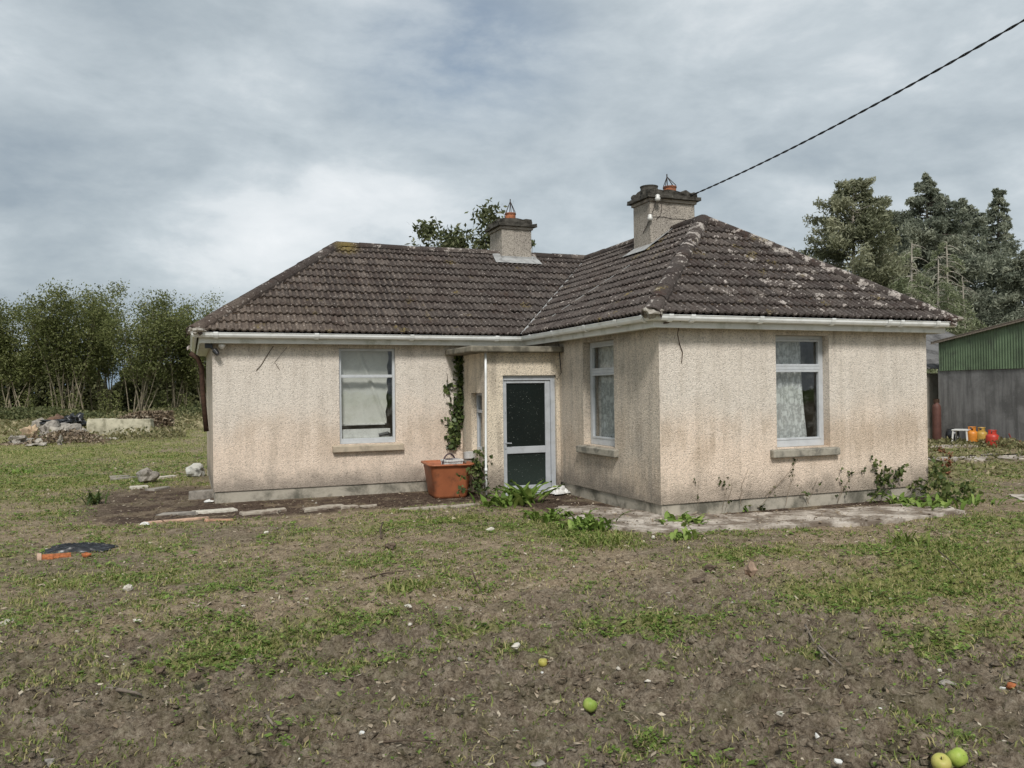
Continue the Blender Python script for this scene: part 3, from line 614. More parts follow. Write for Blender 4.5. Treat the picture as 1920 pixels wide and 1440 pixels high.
for q in CAND:
    _, _, org, R, bm = q
    if id(q) in near_ids:
        ob = bpy.data.objects.new('tile', TILE_ME if bm is None else tile_mesh(bm)); ob.matrix_world = Matrix.Translation(org) @ R.to_4x4(); link(ob, ROOF)
    else:
        bb = TILE_BM if bm is None else bm; base = len(jv); bb.verts.index_update(); tv = random.random()
        for v in bb.verts: jv.append(tuple(org + R @ v.co)); jt.append(tv); jc.append(crest(v.co))
        for f in bb.faces: jf.append(tuple(base + v.index for v in f.verts))
    if bm is not None: bm.free()
me = bpy.data.meshes.new('roof_tiles'); me.from_pydata(jv, [], jf); me.materials.append(MAT_TILE); me.attributes.new('tv', 'FLOAT', 'POINT').data.foreach_set('value', np.array(jt, np.float32)); me.attributes.new('cr', 'FLOAT', 'POINT').data.foreach_set('value', np.array(jc, np.float32)); me.update()
link(bpy.data.objects.new('roof_tiles', me), ROOF)['kind'] = 'stuff'
# ridge and hip tiles
def ridge_me(L, r, ang):
    m = MB(); n = 8; pts = [(r * math.sin(t), r * .80 * math.cos(t)) for t in [(-1 + 2 * j / n) * ang for j in range(n + 1)]]
    for (a, z), (c, y) in zip(pts, pts[1:]):
        m.quad((0, a, z), (L, a, z), (L, c, y), (0, c, y)); m.quad((0, a * .86, z * .86), (0, a, z), (0, c, y), (0, c * .86, y * .86)); m.quad((L, a, z), (L, a * .86, z * .86), (L, c * .86, y * .86), (L, c, y))
    me = bpy.data.meshes.new('ridge_tile'); me.from_pydata(m.v, [], m.f); me.materials.append(MAT_RIDGE); me.polygons.foreach_set('use_smooth', [False] * len(m.f)); me.update(); return me
RM_HIP = ridge_me(.43, .135, 1.75); RM_RIDGE = ridge_me(.45, .135, 1.6)
def ridge_line(a, b_, me, L, lift, skip=()):
    a = Vector(a); b_ = Vector(b_); d = b_ - a; n = max(1, int(round(d.length / L))); st = d / n; x = d.normalized(); y = Vector((0, 0, 1)).cross(x).normalized(); z = x.cross(y)
    for i in range(n):
        if i in skip: continue
        o = bpy.data.objects.new('ridge_tile', me); p0 = a + st * i
        R = Matrix((x, y, z)).transposed() @ Matrix.Rotation(random.uniform(-.02, .02), 3, 'Z') @ Matrix.Rotation(random.uniform(-.05, .05), 3, 'X') @ Matrix.Rotation(random.uniform(.0, .022), 3, 'Y')
        o.matrix_world = Matrix.Translation(p0 + Vector((0, 0, lift + random.uniform(-.006, .008)))) @ R.to_4x4() @ Matrix.Diagonal((st.length / L * 1.01, 1, 1, 1)); link(o, ROOF)
top = Vector((RX, yC + 2.8, ZR)); jn = Vector((RX, RY, ZR)); wa = Vector((AX, RY, ZR))
ridge_line((x1, yC, RZ0), top, RM_HIP, .43, .0); ridge_line((x2, yC, RZ0), top, RM_HIP, .43, .0); ridge_line((x0, yA, RZ0), wa, RM_HIP, .43, .0); ridge_line((x0, yBk, RZ0), wa, RM_HIP, .43, .0); ridge_line((x2, yBk, RZ0), jn, RM_HIP, .43, .0)
ridge_line(top, jn, RM_RIDGE, .45, -.01, (2,)); ridge_line(wa, jn, RM_RIDGE, .45, -.01, (8,))
# mortar bedding under the hips and ridges, uneven
def bedding(a, b_, r, lift):
    a = Vector(a); b_ = Vector(b_); n = int((b_ - a).length / .06); d = (b_ - a).normalized(); y = Vector((0, 0, 1)).cross(d).normalized(); V = []; F = []
    for i in range(n + 1):
        p0 = a.lerp(b_, i / n)
        for j, (yy, zz) in enumerate(((-1, -.75), (-.8, .1), (0, .55), (.8, .1), (1, -.75))):
            q = r * (1 + .35 * (fbm(np.array([i * .5]), np.array([j * 3.3]), 2, 3)[0] - .4)); V.append(tuple(p0 + y * yy * q + Vector((0, 0, zz * q * .6 + lift))))
    for i in range(n):
        for j in range(4): F.append((i * 5 + j, i * 5 + j + 1, i * 5 + j + 6, i * 5 + j + 5))
    return V, F
V = []; F = []
for a, c in (((x1, yC, RZ0), top), ((x2, yC, RZ0), top), ((x0, yA, RZ0), wa), (top, jn), (wa, jn)):
    v, f = bedding(a, c, .135, -.012); F += [tuple(len(V) + q for q in ff) for ff in f]; V += v
mesh_np('ridge_mortar', V, F, MAT_RIDGE, ROOF)
for q_, sd_ in (((x1 + .04, yC + .04, RZ0 + .02), 3), ((x0 + .05, yA + .05, RZ0 + .02), 5), ((x2 - .04, yC + .04, RZ0 + .02), 7)):
    o_ = lump('hip_end_mortar', (.13, .13, .075), sd_, MAT_MORTAR, ROOF, 3, .5); o_.location = q_
# moss cushions along the joints
mc = []
for _ in range(3600):
    key = random.choice('CCCBBAA'); o2, e2, s2, elen, clips = SLOPES[key]; u_ = random.uniform(0, elen); r_ = random.randint(1, 12); h = min(r_ * GA, SL)
    if random.random() < .35:                            # beside the hips
        e0 = min(elen, 5.6); u_ = (r_ * GA * math.cos(PIT) + random.uniform(.08, .30)) if key in 'CA' else elen - r_ * GA * math.cos(PIT) - random.uniform(.08, .3)
        if key == 'C' and random.random() < .5: u_ = elen - u_
    P2 = np.array(o2) + np.array(e2) * u_ + np.array(s2) * (h * math.cos(PIT))
    if any((P2 - np.array(cp_)) @ np.array(cn) < .06 for cp_, cn in clips): continue
    if random.random() > .25 + .75 * (r_ / 12) ** 1.5 + .3 * (fbm(np.array([P2[0] * 2]), np.array([P2[1] * 2]), 2, 5)[0] > .55): continue
    mc.append((P2[0], P2[1], RZ0 + h * math.sin(PIT) + .02, random.uniform(.012, .032)))
V = []; F = []
for X, Y, Z, r in mc:
    i = len(V); V += [(X + r * math.cos(t) * 1.3, Y + r * math.sin(t) * 1.2, Z - .01) for t in (0, 1.05, 2.1, 3.14, 4.2, 5.2)] + [(X, Y, Z + r * .8)]; F += [(i + j, i + (j + 1) % 6, i + 6) for j in range(6)]
mesh_np('roof_moss', V, F, M_plain('roof_moss', (.045, .030, .019), .97, var=.6, sc=5), ROOF, smooth=True)['kind'] = 'stuff'
# valley strip of pale lead
b = MB(); a = Vector((x1, yA, RZ0 + .055)); c = jn + Vector((0, 0, .04)); N_ = 14
for i in range(N_):
    p0 = a.lerp(c, i / N_); p1 = a.lerp(c, (i + 1) / N_); wv = Vector((.045, -.045, 0)) * (1 + .5 * (random.random() - .5)); up = Vector((0, 0, .012))
    b.quad(tuple(p0), tuple(p1), tuple(p1 + wv + up), tuple(p0 + wv + up)); b.quad(tuple(p0), tuple(p1), tuple(p1 - wv * .4), tuple(p0 - wv * .4))
b.build('valley_flashing', MAT_LEAD, ROOF)
# ---- chimneys
def chimney(X0, X1, Y0, Y1, z0, zs, capo, pots, label):
    b = MB(); b.box(X0, X1, Y0, Y1, z0, zs); ch = b.build('chimney', MAT_CHIM, HOUSE, bevel=.012); ch['label'] = label
    b = MB(); b.box(X0 - .03, X1 + .03, Y0 - .03, Y1 + .03, zs, zs + .06); b.build('cap_band', MAT_CAPBAND, ch, bevel=.008)
    bm = bmesh.new(); bmesh.ops.create_cube(bm, size=1)
    bmesh.ops.subdivide_edges(bm, edges=bm.edges[:], cuts=9, use_grid_fill=True)
    cxm, cym = (X0 + X1) / 2, (Y0 + Y1) / 2
    me = bpy.data.meshes.new('chimney_cap')
    from mathutils import noise as mn
    def slab(ox, za, zb, jitter, name):
        bb = bm.copy()
        for v in bb.verts:
            tz = v.co.z + .5; q = Vector((v.co.x * (X1 - X0 + 2 * ox) + cxm, v.co.y * (Y1 - Y0 + 2 * ox) + cym, za + (zb - za) * tz))
            d = mn.noise(q * 9) * jitter; d2 = mn.noise(q * 9 + Vector((7, 3, 1))) * jitter
            v.co = q + Vector((d * (1 if abs(v.co.x) > .49 else .2), d2 * (1 if abs(v.co.y) > .49 else .2), (d + d2) * .8 if tz > .9 else 0))
        m2 = bpy.data.meshes.new(name); bb.to_mesh(m2); bb.free(); m2.materials.append(MAT_CAP); return link(bpy.data.objects.new(name, m2), ch)
    slab(.095, zs + .06, zs + .125, .030, 'chimney_cap'); slab(.015, zs + .125, zs + .235, .055, 'chimney_cap'); bm.free()
    for kind, px, py, r, h, gx_, gh in pots:
        zt = zs + .225; b = MB()
        if kind == 'clay': b.lathe([(r * 1.02, 0), (r, .02), (r * .96, h * .8), (r * 1.05, h * .82), (r * 1.05, h), (r * .85, h), (r * .8, h - .1)], (px, py, zt), 18, cap=False); b.build('chimney_pot', MAT_TERRA, ch, smooth=False)
        else: b.lathe([(r * 1.0, 0), (r * 1.03, h * .3), (r * .98, h * .7), (r * 1.06, h), (r * .7, h + .005), (r * .65, h - .05)], (px, py, zt), 18, cap=False); b.build('chimney_pot', MAT_CAP, ch)
        if gh:
            b = MB(); ap = (px + gx_, py, zt + h + gh)
            for j in range(6):
                t = 2 * math.pi * j / 6 + .3; b.tube([(px + r * 1.0 * math.cos(t), py + r * 1.0 * math.sin(t), zt + h * .75), (px + r * .95 * math.cos(t) , py + r * .95 * math.sin(t), zt + h + .02), ap], .008, 5)
            b.tube([(px + r * 1.03 * math.cos(t), py + r * 1.03 * math.sin(t), zt + h * .9) for t in [2 * math.pi * j / 16 for j in range(17)]], .007, 5, cap=False); b.tube([ap, (ap[0], ap[1], ap[2] + .05)], .012, 5); b.build('wire_guard', MAT_WIRE, ch)
    return ch
CH1 = chimney(.317, 1.02, 6.80, 7.55, 4.0, 5.335, 0, [('clay', .645, 7.1, .118, .19, 0, .27)], 'west chimney with one tall clay pot')
CH2 = chimney(1.955, 2.935, 3.36, 3.98, 4.0, 5.295, 0, [('squat', 2.12, 3.66, .165, .125, 0, 0), ('clay', 2.58, 3.66, .125, .16, -.06, .19)], 'cracked east chimney with squat pot and wire guard')
# lead aprons
b = MB(); f = lambda x, y, l=.088: (x, y, RZ0 + (y - yA) * k_ + l)
b.quad(f(.10, 6.60), f(1.19, 6.60), f(1.03, 6.82), f(.31, 6.82)); b.quad(f(.10, 6.60), f(.31, 6.82), f(.31, 7.05, .10), f(.15, 7.05, .09)); b.quad(f(1.19, 6.60), f(1.17, 7.05, .06), f(1.03, 7.05, .08), f(1.03, 6.82))
b.box(.31, 1.027, 6.785, 6.80, 4.60, 4.74); b.build('chimney_flashing', MAT_LEAD, CH1)
b = MB(); f = lambda x, y, l=.09: (x, y, RZ0 + (x - x1) * k_ + l)
b.quad(f(1.74, 3.22), f(1.955, 3.36), f(1.955, 3.98), f(1.74, 4.08)); b.quad(f(1.74, 3.22), f(2.5, 3.24), f(2.5, 3.36, .08), f(1.955, 3.36)); b.build('chimney_flashing', MAT_LEAD, CH2)
# insulators, clamp and cracks on the east chimney
def insul(x, y, z, s=1.0):
    b = MB(); b.lathe([(.012 * s, -.05 * s), (.036 * s, -.04 * s), (.04 * s, 0), (.028 * s, .01 * s), (.036 * s, .035 * s), (.015 * s, .05 * s)], (x, y, z), 12); return b.build('insulator', MAT_PORC, CH2, smooth=True)
insul(2.05, 3.25, 5.335, 1.3); insul(1.93, 3.33, 4.98, 1.2)
def crackline(pts, r, name='crack', mat=None, par=None): b = MB(); b.tube(pts, r, 5); return b.build(name, mat or MAT_WIRE, par or CH2)
yf = 3.357
crackline([(2.20, yf, 5.25), (2.19, yf, 5.10), (2.16, yf, 5.03), (2.08, yf, 4.95)], .007); crackline([(2.0, yf, 5.00), (2.25, yf, 5.015), (2.42, yf, 4.99), (2.6, yf, 5.0), (2.90, yf, 4.985)], .006)
crackline([(2.05, 3.30, 5.30), (2.0, 3.33, 5.12), (1.945, 3.32, 5.02)], .006, 'stay_wire'); crackline([(1.94, 3.34, 4.95), (1.945, 3.6, 4.75), (2.3, 4.5, 4.72)], .006, 'stay_wire')
crackline([(1.35, 3.05, 4.04), (.55, 3.5, 3.47), (.1, 3.75, 3.14)], .007, 'loose_wire', MAT_LEAD, ROOF)
# ---- windows and door
def wframe(p0, u):
    p0 = Vector(p0); u = Vector(u); n = Vector((u.y, -u.x))
    return lambda a, d, z: (p0.x + u.x * a + n.x * d, p0.y + u.y * a + n.y * d, z)
def window(p0, u, Wd, z0, z1, zt, rec, mat, sill_mat, lab, sill=True, bottom=.10, sash=True, fw=.055):
    F = wframe(p0, u); b = MB(); o, i = -rec, -rec - .06; e = .002
    b.box(e, fw, i, o, z0 + e, z1 - e, F); b.box(Wd - fw, Wd - e, i, o, z0 + e, z1 - e, F)
    b.box(fw, Wd - fw, i, o, z1 - fw, z1 - e, F); b.box(fw, Wd - fw, i, o, z0 + e, z0 + bottom, F); b.box(fw, Wd - fw, i - .002, o + .004, zt - .026, zt + .026, F)
    w_ = b.build('window', mat, HOUSE, bevel=.004); w_['label'] = lab
    if sash:
        s = MB(); q = .032; a0, a1 = fw + .004, Wd - fw - .004
        for c0, c1 in ((zt + .028, z1 - fw - .002), (z0 + bottom + .002, zt - .028)):
            s.box(a0, a0 + q, i + .01, o + .006, c0, c1, F); s.box(a1 - q, a1, i + .01, o + .006, c0, c1, F); s.box(a0 + q, a1 - q, i + .01, o + .006, c1 - q, c1, F); s.box(a0 + q, a1 - q, i + .01, o + .006, c0, c0 + q, F)
        s.build('sash', mat, w_, bevel=.004)
    for c0, c1 in ((zt + .02, z1 - fw), (z0 + bottom, zt - .02)):
        g_ = MB(); g_.quad(F(fw, -rec - .033, c0), F(Wd - fw, -rec - .033, c0), F(Wd - fw, -rec - .033, c1), F(fw, -rec - .033, c1)); g_.build('pane', MAT_GLASS, w_)
    if sill:
        s = MB(); a0, a1 = -.13, Wd + .045 if sill == 'short' else Wd + .12
        P = [(a0, .085, z0 - .135), (a1, .085, z0 - .135), (a1, .085, z0 - .028), (a0, .085, z0 - .028), (a0, -rec - .03, z0 + .001), (a1, -rec - .03, z0 + .001), (a0, -.0, z0 - .14), (a1, -.0, z0 - .14)]
        Q = [F(*p) for p in P]; s.v = Q; s.f = [(0, 1, 2, 3), (3, 2, 5, 4), (0, 6, 7, 1), (0, 3, 4, 6), (1, 7, 5, 2)]; s.m = [0] * 5
        s.build('sill', sill_mat, w_, bevel=.012)
    return w_, F
def curtain(F, w_, a0, a1, z0, z1, d, folds, amp, mat, lean=0.0, seed=1, name='lace_curtain'):
    n, m = 60, 14; V = []; Fc = []
    for j in range(m + 1):
        for k in range(n + 1):
            t = k / n; z = z0 + (z1 - z0) * j / m; a = a0 + (a1 - lean * (j / m) - a0) * t
            V.append(F(a, d + amp * math.sin(folds * t * 6.283 + 1.2 * math.sin(j * .35 + seed)) * (1 - .35 * j / m) + amp * .5 * math.sin(folds * 2.3 * t * 6.283 + seed), z))
    for j in range(m):
        for k in range(n): q = j * (n + 1) + k; Fc.append((q, q + 1, q + n + 2, q + n + 1))
    return mesh_np(name, V, Fc, mat, w_, smooth=True)
w1, F1 = window((2.0, 0), (1, 0), 1.0, WB, WT, 2.085, .13, MAT_FRAME_W, MAT_SILL_GREY, 'east front window with half drawn lace curtain')
curtain(F1, w1, .03, .80, .98, 2.54, -.30, 6, .022, MAT_LACE, .10, 2)
w2, F2 = window((0, 2.34), (0, -1), 1.05, WB, WT, 2.085, .13, MAT_FRAME_W, MAT_SILL_GREY, 'side window with lace curtain across it')
curtain(F2, w2, .02, 1.03, .98, 2.54, -.28, 8, .02, MAT_LACE, 0, 4)
w3, F3 = window((-3.62, YL), (1, 0), 1.0, WB, WT, 2.085, .05, MAT_FRAME_W, MAT_SILL, 'west window with torn creased roller blind', bottom=.09, sash=False, fw=.045)
V = []; Fc = []; n, m = 44, 60
for j in range(m + 1):
    for k in range(n + 1):
        z = 1.24 + (2.55 - 1.24) * j / m; t = k / n; ar = .93 - .06 * (1 - j / m) + .012 * math.sin(j * .5)
        
        a = .03 + (ar - .03) * t; cr = .40 + (2.5 - z) / (2.5 - 1.24) * .47
        d = -.24 + .05 * max(0, 1 - abs(a - cr) / .05) - .06 * min(.12, max(0, a - cr)) + .012 * math.sin(z * 7 + a * 2) + .004 * math.sin(a * 30 + z * 9)
        V.append(F3(a, d, z))
for j in range(m):
    for k in range(n): q = j * (n + 1) + k; Fc.append((q, q + 1, q + n + 2, q + n + 1))
mesh_np('roller_blind', V, Fc, MAT_BLIND, w3, smooth=True)
b = MB(); b.box(.04, .86, -.255, -.235, 1.215, 1.245, F3); b.build('blind_bar', MAT_WHITEP, w3, bevel=.004)
b = MB(); b.box(.0, 1.0, -.36, -.12, .985, 1.0, F3); b.box(.05, .93, -.20, -.16, 1.0, 1.15, F3); b.build('inner_board', MAT_WHITEP, w3, bevel=.006)
b = MB(); b.tube([F3(.72, -.15, 1.03), F3(.88, -.16, 1.06), F3(.95, -.15, 1.02)], [.03, .04, .02], 7); b.build('torn_scrap', MAT_BLACKP, w3)
w4, F4 = window((XP, 4.03), (0, -1), .58, .75, 1.765, 1.44, .10, MAT_ALU, MAT_SILL_GREY, 'small porch side window behind white pipe', sill=False, bottom=.06, sash=False, fw=.045)
b = MB(); b.box(-.0, .58, -.26, -.255, .76, 1.76, F4); b.build('net_curtain', MAT_PLASTER, w4)
FD = wframe((XP + .31, YP), (1, 0)); o, i = -.07, -.125
b = MB(); b.box(.002, .032, i - .01, o + .02, .045, 2.055, FD); b.box(.915, .998, i - .01, o + .02, .045, 2.055, FD); b.box(.032, .915, i - .01, o + .02, 1.975, 2.055, FD); b.box(-.02, 1.0, i - .05, o + .09, .0, .045, FD)
dr = b.build('door', MAT_ALU, HOUSE, bevel=.005); dr['label'] = 'aluminium porch door with two dark obscure panes'
b = MB(); a0, a1 = .036, .911
b.box(a0, a0 + .055, i, o, .05, 1.97, FD); b.box(a1 - .095, a1, i, o, .05, 1.97, FD); b.box(a0 + .055, a1 - .095, i, o, 1.925, 1.97, FD); b.box(a0 + .055, a1 - .095, i, o, .71, .83, FD); b.box(a0 + .055, a1 - .095, i, o, .05, .155, FD)
b.build('door_leaf', MAT_ALU, dr, bevel=.006)
for c0, c1 in ((.825, 1.93), (.15, .715)): b = MB(); b.box(a0 + .05, a1 - .09, -.102, -.094, c0, c1, FD); b.build('door_pane', MAT_DOORGLASS, dr)
b = MB(); b.box(a0 + .012, a0 + .042, o, o + .012, .80, .96, FD); b.tube([FD(a0 + .027, o, .90), FD(a0 + .027, o + .05, .90), FD(a0 + .12, o + .055, .895)], .009, 6); b.box(a0 + .02, a0 + .036, o, o + .015, 1.42, 1.46, FD); b.build('door_handle', MAT_ALU, dr)
# white waste pipe on the porch corner, floodlight, broken rusty pipe, dangling flex
b = MB(); b.tube([(-1.395, 3.20, 2.45), (-1.40, 3.19, 2.0), (-1.418, 3.17, 1.2), (-1.43, 3.15, .45), (-1.44, 3.12, .06)], .020, 10); b.tube([(-1.43, 3.15, .50), (-1.43, 3.15, .44)], .025, 10); b.build('waste_pipe', MAT_UPVC, HOUSE, smooth=True)
pc = at(395, 655, 1, 4.47); b = MB(); b.box(pc[0] - .09, pc[0] + .03, 4.44, 4.549, 2.555, 2.64); b.tube([(pc[0], 4.47, 2.56), (pc[0] + .10, 4.42, 2.50)], .018, 6); b.tube([(pc[0] + .06, 4.45, 2.52), (pc[0] + .11, 4.40, 2.45)], [.05, .035], 8); fl = b.build('floodlight', MAT_BLACKP, HOUSE, bevel=.005)
b = MB(); b.lathe([(.02, -.04), (.055, 0), (.06, .03), (.03, .05)], (pc[0] + .17, 4.44, 2.58), 10); b.build('lamp_glass', MAT_PORC, fl)
dp = lambda u, v: tuple(at(u, v, 1, 6.4))
b = MB(); b.tube([dp(356, 662), dp(370, 671), dp(378, 690), dp(380, 735), dp(387, 809)], .045, 9, cap=True); b.build('rusty_downpipe', MAT_RUST, HOUSE, smooth=True)
b = MB(); b.tube([(-.03, 3.2, 2.60), (-.06, 3.1, 2.35), (-.03, 3.12, 2.1), (-.09, 3.16, 1.98), (-.14, 3.17, 2.06)], .009, 5); b.build('dangling_flex', MAT_CABLE, HOUSE)
b = MB(); b.tube([(.22, -.20, 2.72), (.24, -.10, 2.55), (.33, -.012, 2.42), (.38, -.01, 2.30), (.36, -.01, 2.16)], .007, 5); b.tube([(.10, -.21, 2.75), (.02, -.22, 2.70), (-.05, -.21, 2.69)], .012, 5); b.build('dead_tendril', MAT_TWIG, HOUSE)
b = MB(); b.tube([(-4.72, YL - .008, 2.60), (-4.85, YL - .008, 2.40), (-4.92, YL - .008, 2.28), (-5.0, YL - .008, 2.19)], .006, 5); b.tube([(-4.5, YL - .008, 2.58), (-4.7, YL - .008, 2.33), (-4.62, YL - .008, 2.2)], .004, 5); b.build('dead_tendril', MAT_TWIG, HOUSE)

# ------------------------------------------------------------------ overhead cable
A = Vector((2.85, 3.45, 5.46)); dvec = Vector(CAM + ray(1920, 38) * 9.3) - A; B = A + dvec * 2.6 + Vector((0, 0, 2.6 * .615))
def cpt(t):
    p = A + (B - A) * t; p.z -= 2.6 * t * (1 - t); return p
N_ = 520; V1 = []
b = MB(); upv = Vector((0, 0, 1)); sid = (B - A).cross(upv).normalized()
for ph in (0, math.pi):
    b.tube([tuple(cpt(k / N_) + (sid * math.cos(k * .52 + ph) + upv * math.sin(k * .52 + ph)) * .0085) for k in range(N_ + 1)], .0085, 5)
tag(b.build('power_cable', MAT_CABLE), 'black twisted overhead cable running from the east chimney', 'cable')

# ------------------------------------------------------------------ shed, outbuilding and things in the yard
SX = 16.7; CY = float(at(1758, 690, 0, SX)[1]); Z1 = float(at(1762, 692, 0, SX)[2]); Z2 = float(at(1762, 641, 0, SX)[2])      # shed face, its corner, top of concrete, eave
SHED = empty('shed', (SX, 4, 0), 'farm shed with green corrugated gable above grey concrete wall', 'shed')
zr_ = lambda y: Z2 + (CY - y) * .158 if y > 3.4 else Z2 + (CY - 3.4) * .158 - (3.4 - y) * .158
rel = (SX, 4, 0)
b = MB(); b.box(SX, SX + .22, -2.0, CY, -.2, Z1); b.box(SX + .22, SX + 9, CY - .22, CY, -.2, Z1); b.box(SX + .22, SX + 9, -2.0, -1.78, -.2, Z1); b.build('concrete_wall', MAT_SHEDWALL, SHED, bevel=.02, rel=rel)
MAT_GREEN = M_plain('green_cladding', (.112, .158, .092), .6, .3, var=.22, sc=1.3, dirt=(.07, .085, .06), dirt_amt=.9)
MAT_GREYROOF = M_concrete('cement_sheet_roof', (.17, .165, .16), (.06, .058, .056), .8, 1.5, (.28, .28, .26))
def corr(P0, along, up, zlo, zhi, nw, pitch, amp, out, name, mat, par, rel=None, thick=0):
    """corrugated sheet: along/up/out vectors; zlo, zhi lengths (functions of the run)"""
    V = []; F = []; n = nw * 6
    for k in range(n + 1):
        s = k / 6 * pitch; o = amp * math.sin(k / 6 * 2 * math.pi)
        q = P0 + along * s + out * o; V += [tuple(q + up * zlo(s)), tuple(q + up * zhi(s))]
    for k in range(n): F.append((2 * k, 2 * k + 2, 2 * k + 3, 2 * k + 1))
    if rel is not None: V = [(a - rel[0], b_ - rel[1], c - rel[2]) for a, b_, c in V]
    return mesh_np(name, V, F, mat, par, smooth=True)
y_ = CY - .08
while y_ > -2:
    corr(Vector((SX - .03 - .004 * random.random(), y_, 0)), Vector((0, -1, 0)), Vector((0, 0, 1)), lambda s: Z1 - .06, lambda s, y0=y_: zr_(y0 - s) - .03, 10, .09, .014, Vector((-1, 0, 0)), 'cladding_sheet', MAT_GREEN, SHED, rel); y_ -= .89
for sgn, ya, yb in ((1, CY + .12, 3.4), (-1, -2.2, 3.4)):
    L_ = math.hypot(yb - ya, zr_(yb) - zr_(ya)); upv_ = Vector((0, yb - ya, zr_(yb) - zr_(ya))).normalized()
    for q in range(10):
        corr(Vector((SX - .16 + q * .93, ya, zr_(ya) + .01 + .006 * (q % 2))), Vector((1, 0, 0)), upv_, lambda s: 0, lambda s: L_, 7, .135, .022, Vector((0, -upv_.z, upv_.y)), 'roof_sheet', MAT_GREYROOF, SHED, rel)
b = MB(); b.quad((SX - .15, CY + .12, zr_(CY) - .08), (SX - .15, 3.4, zr_(3.4) - .05), (SX - .15, 3.4, zr_(3.4) + .04), (SX - .15, CY + .12, zr_(CY) + .01)); b.quad((SX - .15, 3.4, zr_(3.4) - .05), (SX - .15, -2.2, zr_(-2.2) - .05), (SX - .15, -2.2, zr_(-2.2) + .04), (SX - .15, 3.4, zr_(3.4) + .04)); b.build('barge_board', MAT_FASCIA, SHED, rel=rel).data.materials[0] = MAT_WOOD
OUT = empty('outbuilding', (13, 10.4, 0), 'low outbuilding with grey corrugated cement roof behind green shed', 'shed')
MAT_OUTW = M_concrete('outbuilding_wall', (.40, .37, .31), (.16, .145, .12), .7, 1.6)
b = MB(); b.box(8, 22, 10.4, 10.6, -.2, 2.2); b.box(8, 8.2, 10.6, 18, -.2, 2.2); b.box(21.8, 22, 10.6, 18, -.2, 2.2); b.box(8.2, 21.8, 17.8, 18, -.2, 2.2); b.build('wall', MAT_OUTW, OUT, rel=(13, 10.4, 0))
for ya, yb in ((10.15, 14.4), (18.65, 14.4)):
    up_ = Vector((0, yb - ya, 1.72)).normalized(); L_ = math.hypot(yb - ya, 1.72)
    for q in range(15): corr(Vector((7.8 + q * .96, ya, 2.34 + .006 * (q % 2))), Vector((1, 0, 0)), up_, lambda s: 0, lambda s: L_, 7, .14, .026, Vector((0, -up_.z, abs(up_.y))), 'roof_sheet', MAT_GREYROOF, OUT, (13, 10.4, 0))
def gas(u, v, r, h, col, label, name='gas_bottle', dz=0.0):
    p = G(u, v); e_ = empty(name, (p[0], p[1], p[2] + dz), label, 'gas bottle', rz=random.uniform(0, 6)); m = M_plain(name + '_paint', col, .42, .45, var=.12, sc=6, dirt=tuple(q * .45 for q in col), dirt_amt=.5)
    b = MB(); b.lathe([(r * .75, 0), (r * .8, .03), (r * .72, .035), (r * .95, .06), (r, .12), (r, h * .62), (r * .93, h * .72), (r * .62, h * .79), (r * .2, h * .81)], n=22); b.build('body', m, e_, smooth=True)
    b = MB()
    for k in range(14):
        t0, t1 = [2 * math.pi * q / 20 for q in (k, k + 1)]; q = r * .62
        b.quad((q * math.cos(t0), q * math.sin(t0), h * .76), (q * math.cos(t1), q * math.sin(t1), h * .76), (q * math.cos(t1), q * math.sin(t1), h * (.86 if k in (4, 5, 9, 10) else .98)), (q * math.cos(t0), q * math.sin(t0), h * (.86 if k in (4, 5, 9, 10) else .98)))
    b.tube([(r * .62 * math.cos(t), r * .62 * math.sin(t), h * .99) for t in [2 * math.pi * q / 20 for q in range(21)]], .012, 6, cap=False); b.build('collar', m, e_, smooth=False)
    b = MB(); b.tube([(0, 0, h * .8), (0, 0, h * .9)], .022, 8); b.tube([(-.03, 0, h * .88), (.05, 0, h * .88)], .013, 6); b.build('valve', MAT_RUST, e_)
gas(1823, 834, .165, .56, (.60, .22, .03), 'orange gas bottle beside the white stool', dz=-.02)
gas(1841, 834, .155, .54, (.48, .29, .06), 'dull yellow gas bottle between orange and red bottles', dz=-.02)
gas(1861, 839, .175, .52, (.46, .045, .028), 'bright red gas bottle right of the yellow one', dz=-.02)
p = G(1757, 829); OX = empty('gas_cylinder', tuple(p), 'tall brown gas cylinder standing at the corner of shed', 'cylinder'); m = M_plain('brown_cylinder_paint', (.105, .047, .036), .6, .3, var=.2, sc=5)
b = MB(); b.lathe([(.125, -.05), (.13, 0), (.13, 1.08), (.115, 1.16), (.07, 1.22), (.045, 1.25)], n=20); b.build('body', m, OX, smooth=True)
b = MB(); b.tube([(0, 0, 1.24), (0, 0, 1.36)], .05, 8); b.tube([(-.08, 0, 1.30), (.08, 0, 1.30)], .03, 6); b.box(-.09, -.06, -.04, .04, 1.24, 1.36); b.box(.05, .09, -.04, .04, 1.24, 1.36); b.build('valve', MAT_RUST, OX)
p = G(1786, 829); b = MB(); b.lathe([(.17, -.16), (.21, -.14), (.22, -.05), (.22, .06), (.21, .14), (.17, .16), (.13, .14), (.13, -.14), (.17, -.16)], n=20, cap=False)
ty = b.build('old_tyre', MAT_BLACKP, smooth=True); ty.location = (p[0], p[1], p[2] + .21); ty.rotation_euler = (math.radians(90), 0, math.radians(25)); tag(ty, 'black rubber tyre standing against the concrete shed wall', 'tyre')
p = G(1803, 832); ST = empty('garden_table', tuple(p), 'low white plastic table beside the orange gas bottle', 'table', rz=.5)
b = MB(); b.box(-.28, .28, -.22, .22, .40, .44); b.build('table_top', MAT_WHITEP, ST, bevel=.015)
for sx_, sy_ in ((-1, -1), (-1, 1), (1, -1), (1, 1)): b = MB(); b.tube([(sx_ * .24, sy_ * .18, .40), (sx_ * .28, sy_ * .21, -.03)], .026, 6); b.build('leg', MAT_WHITEP, ST)
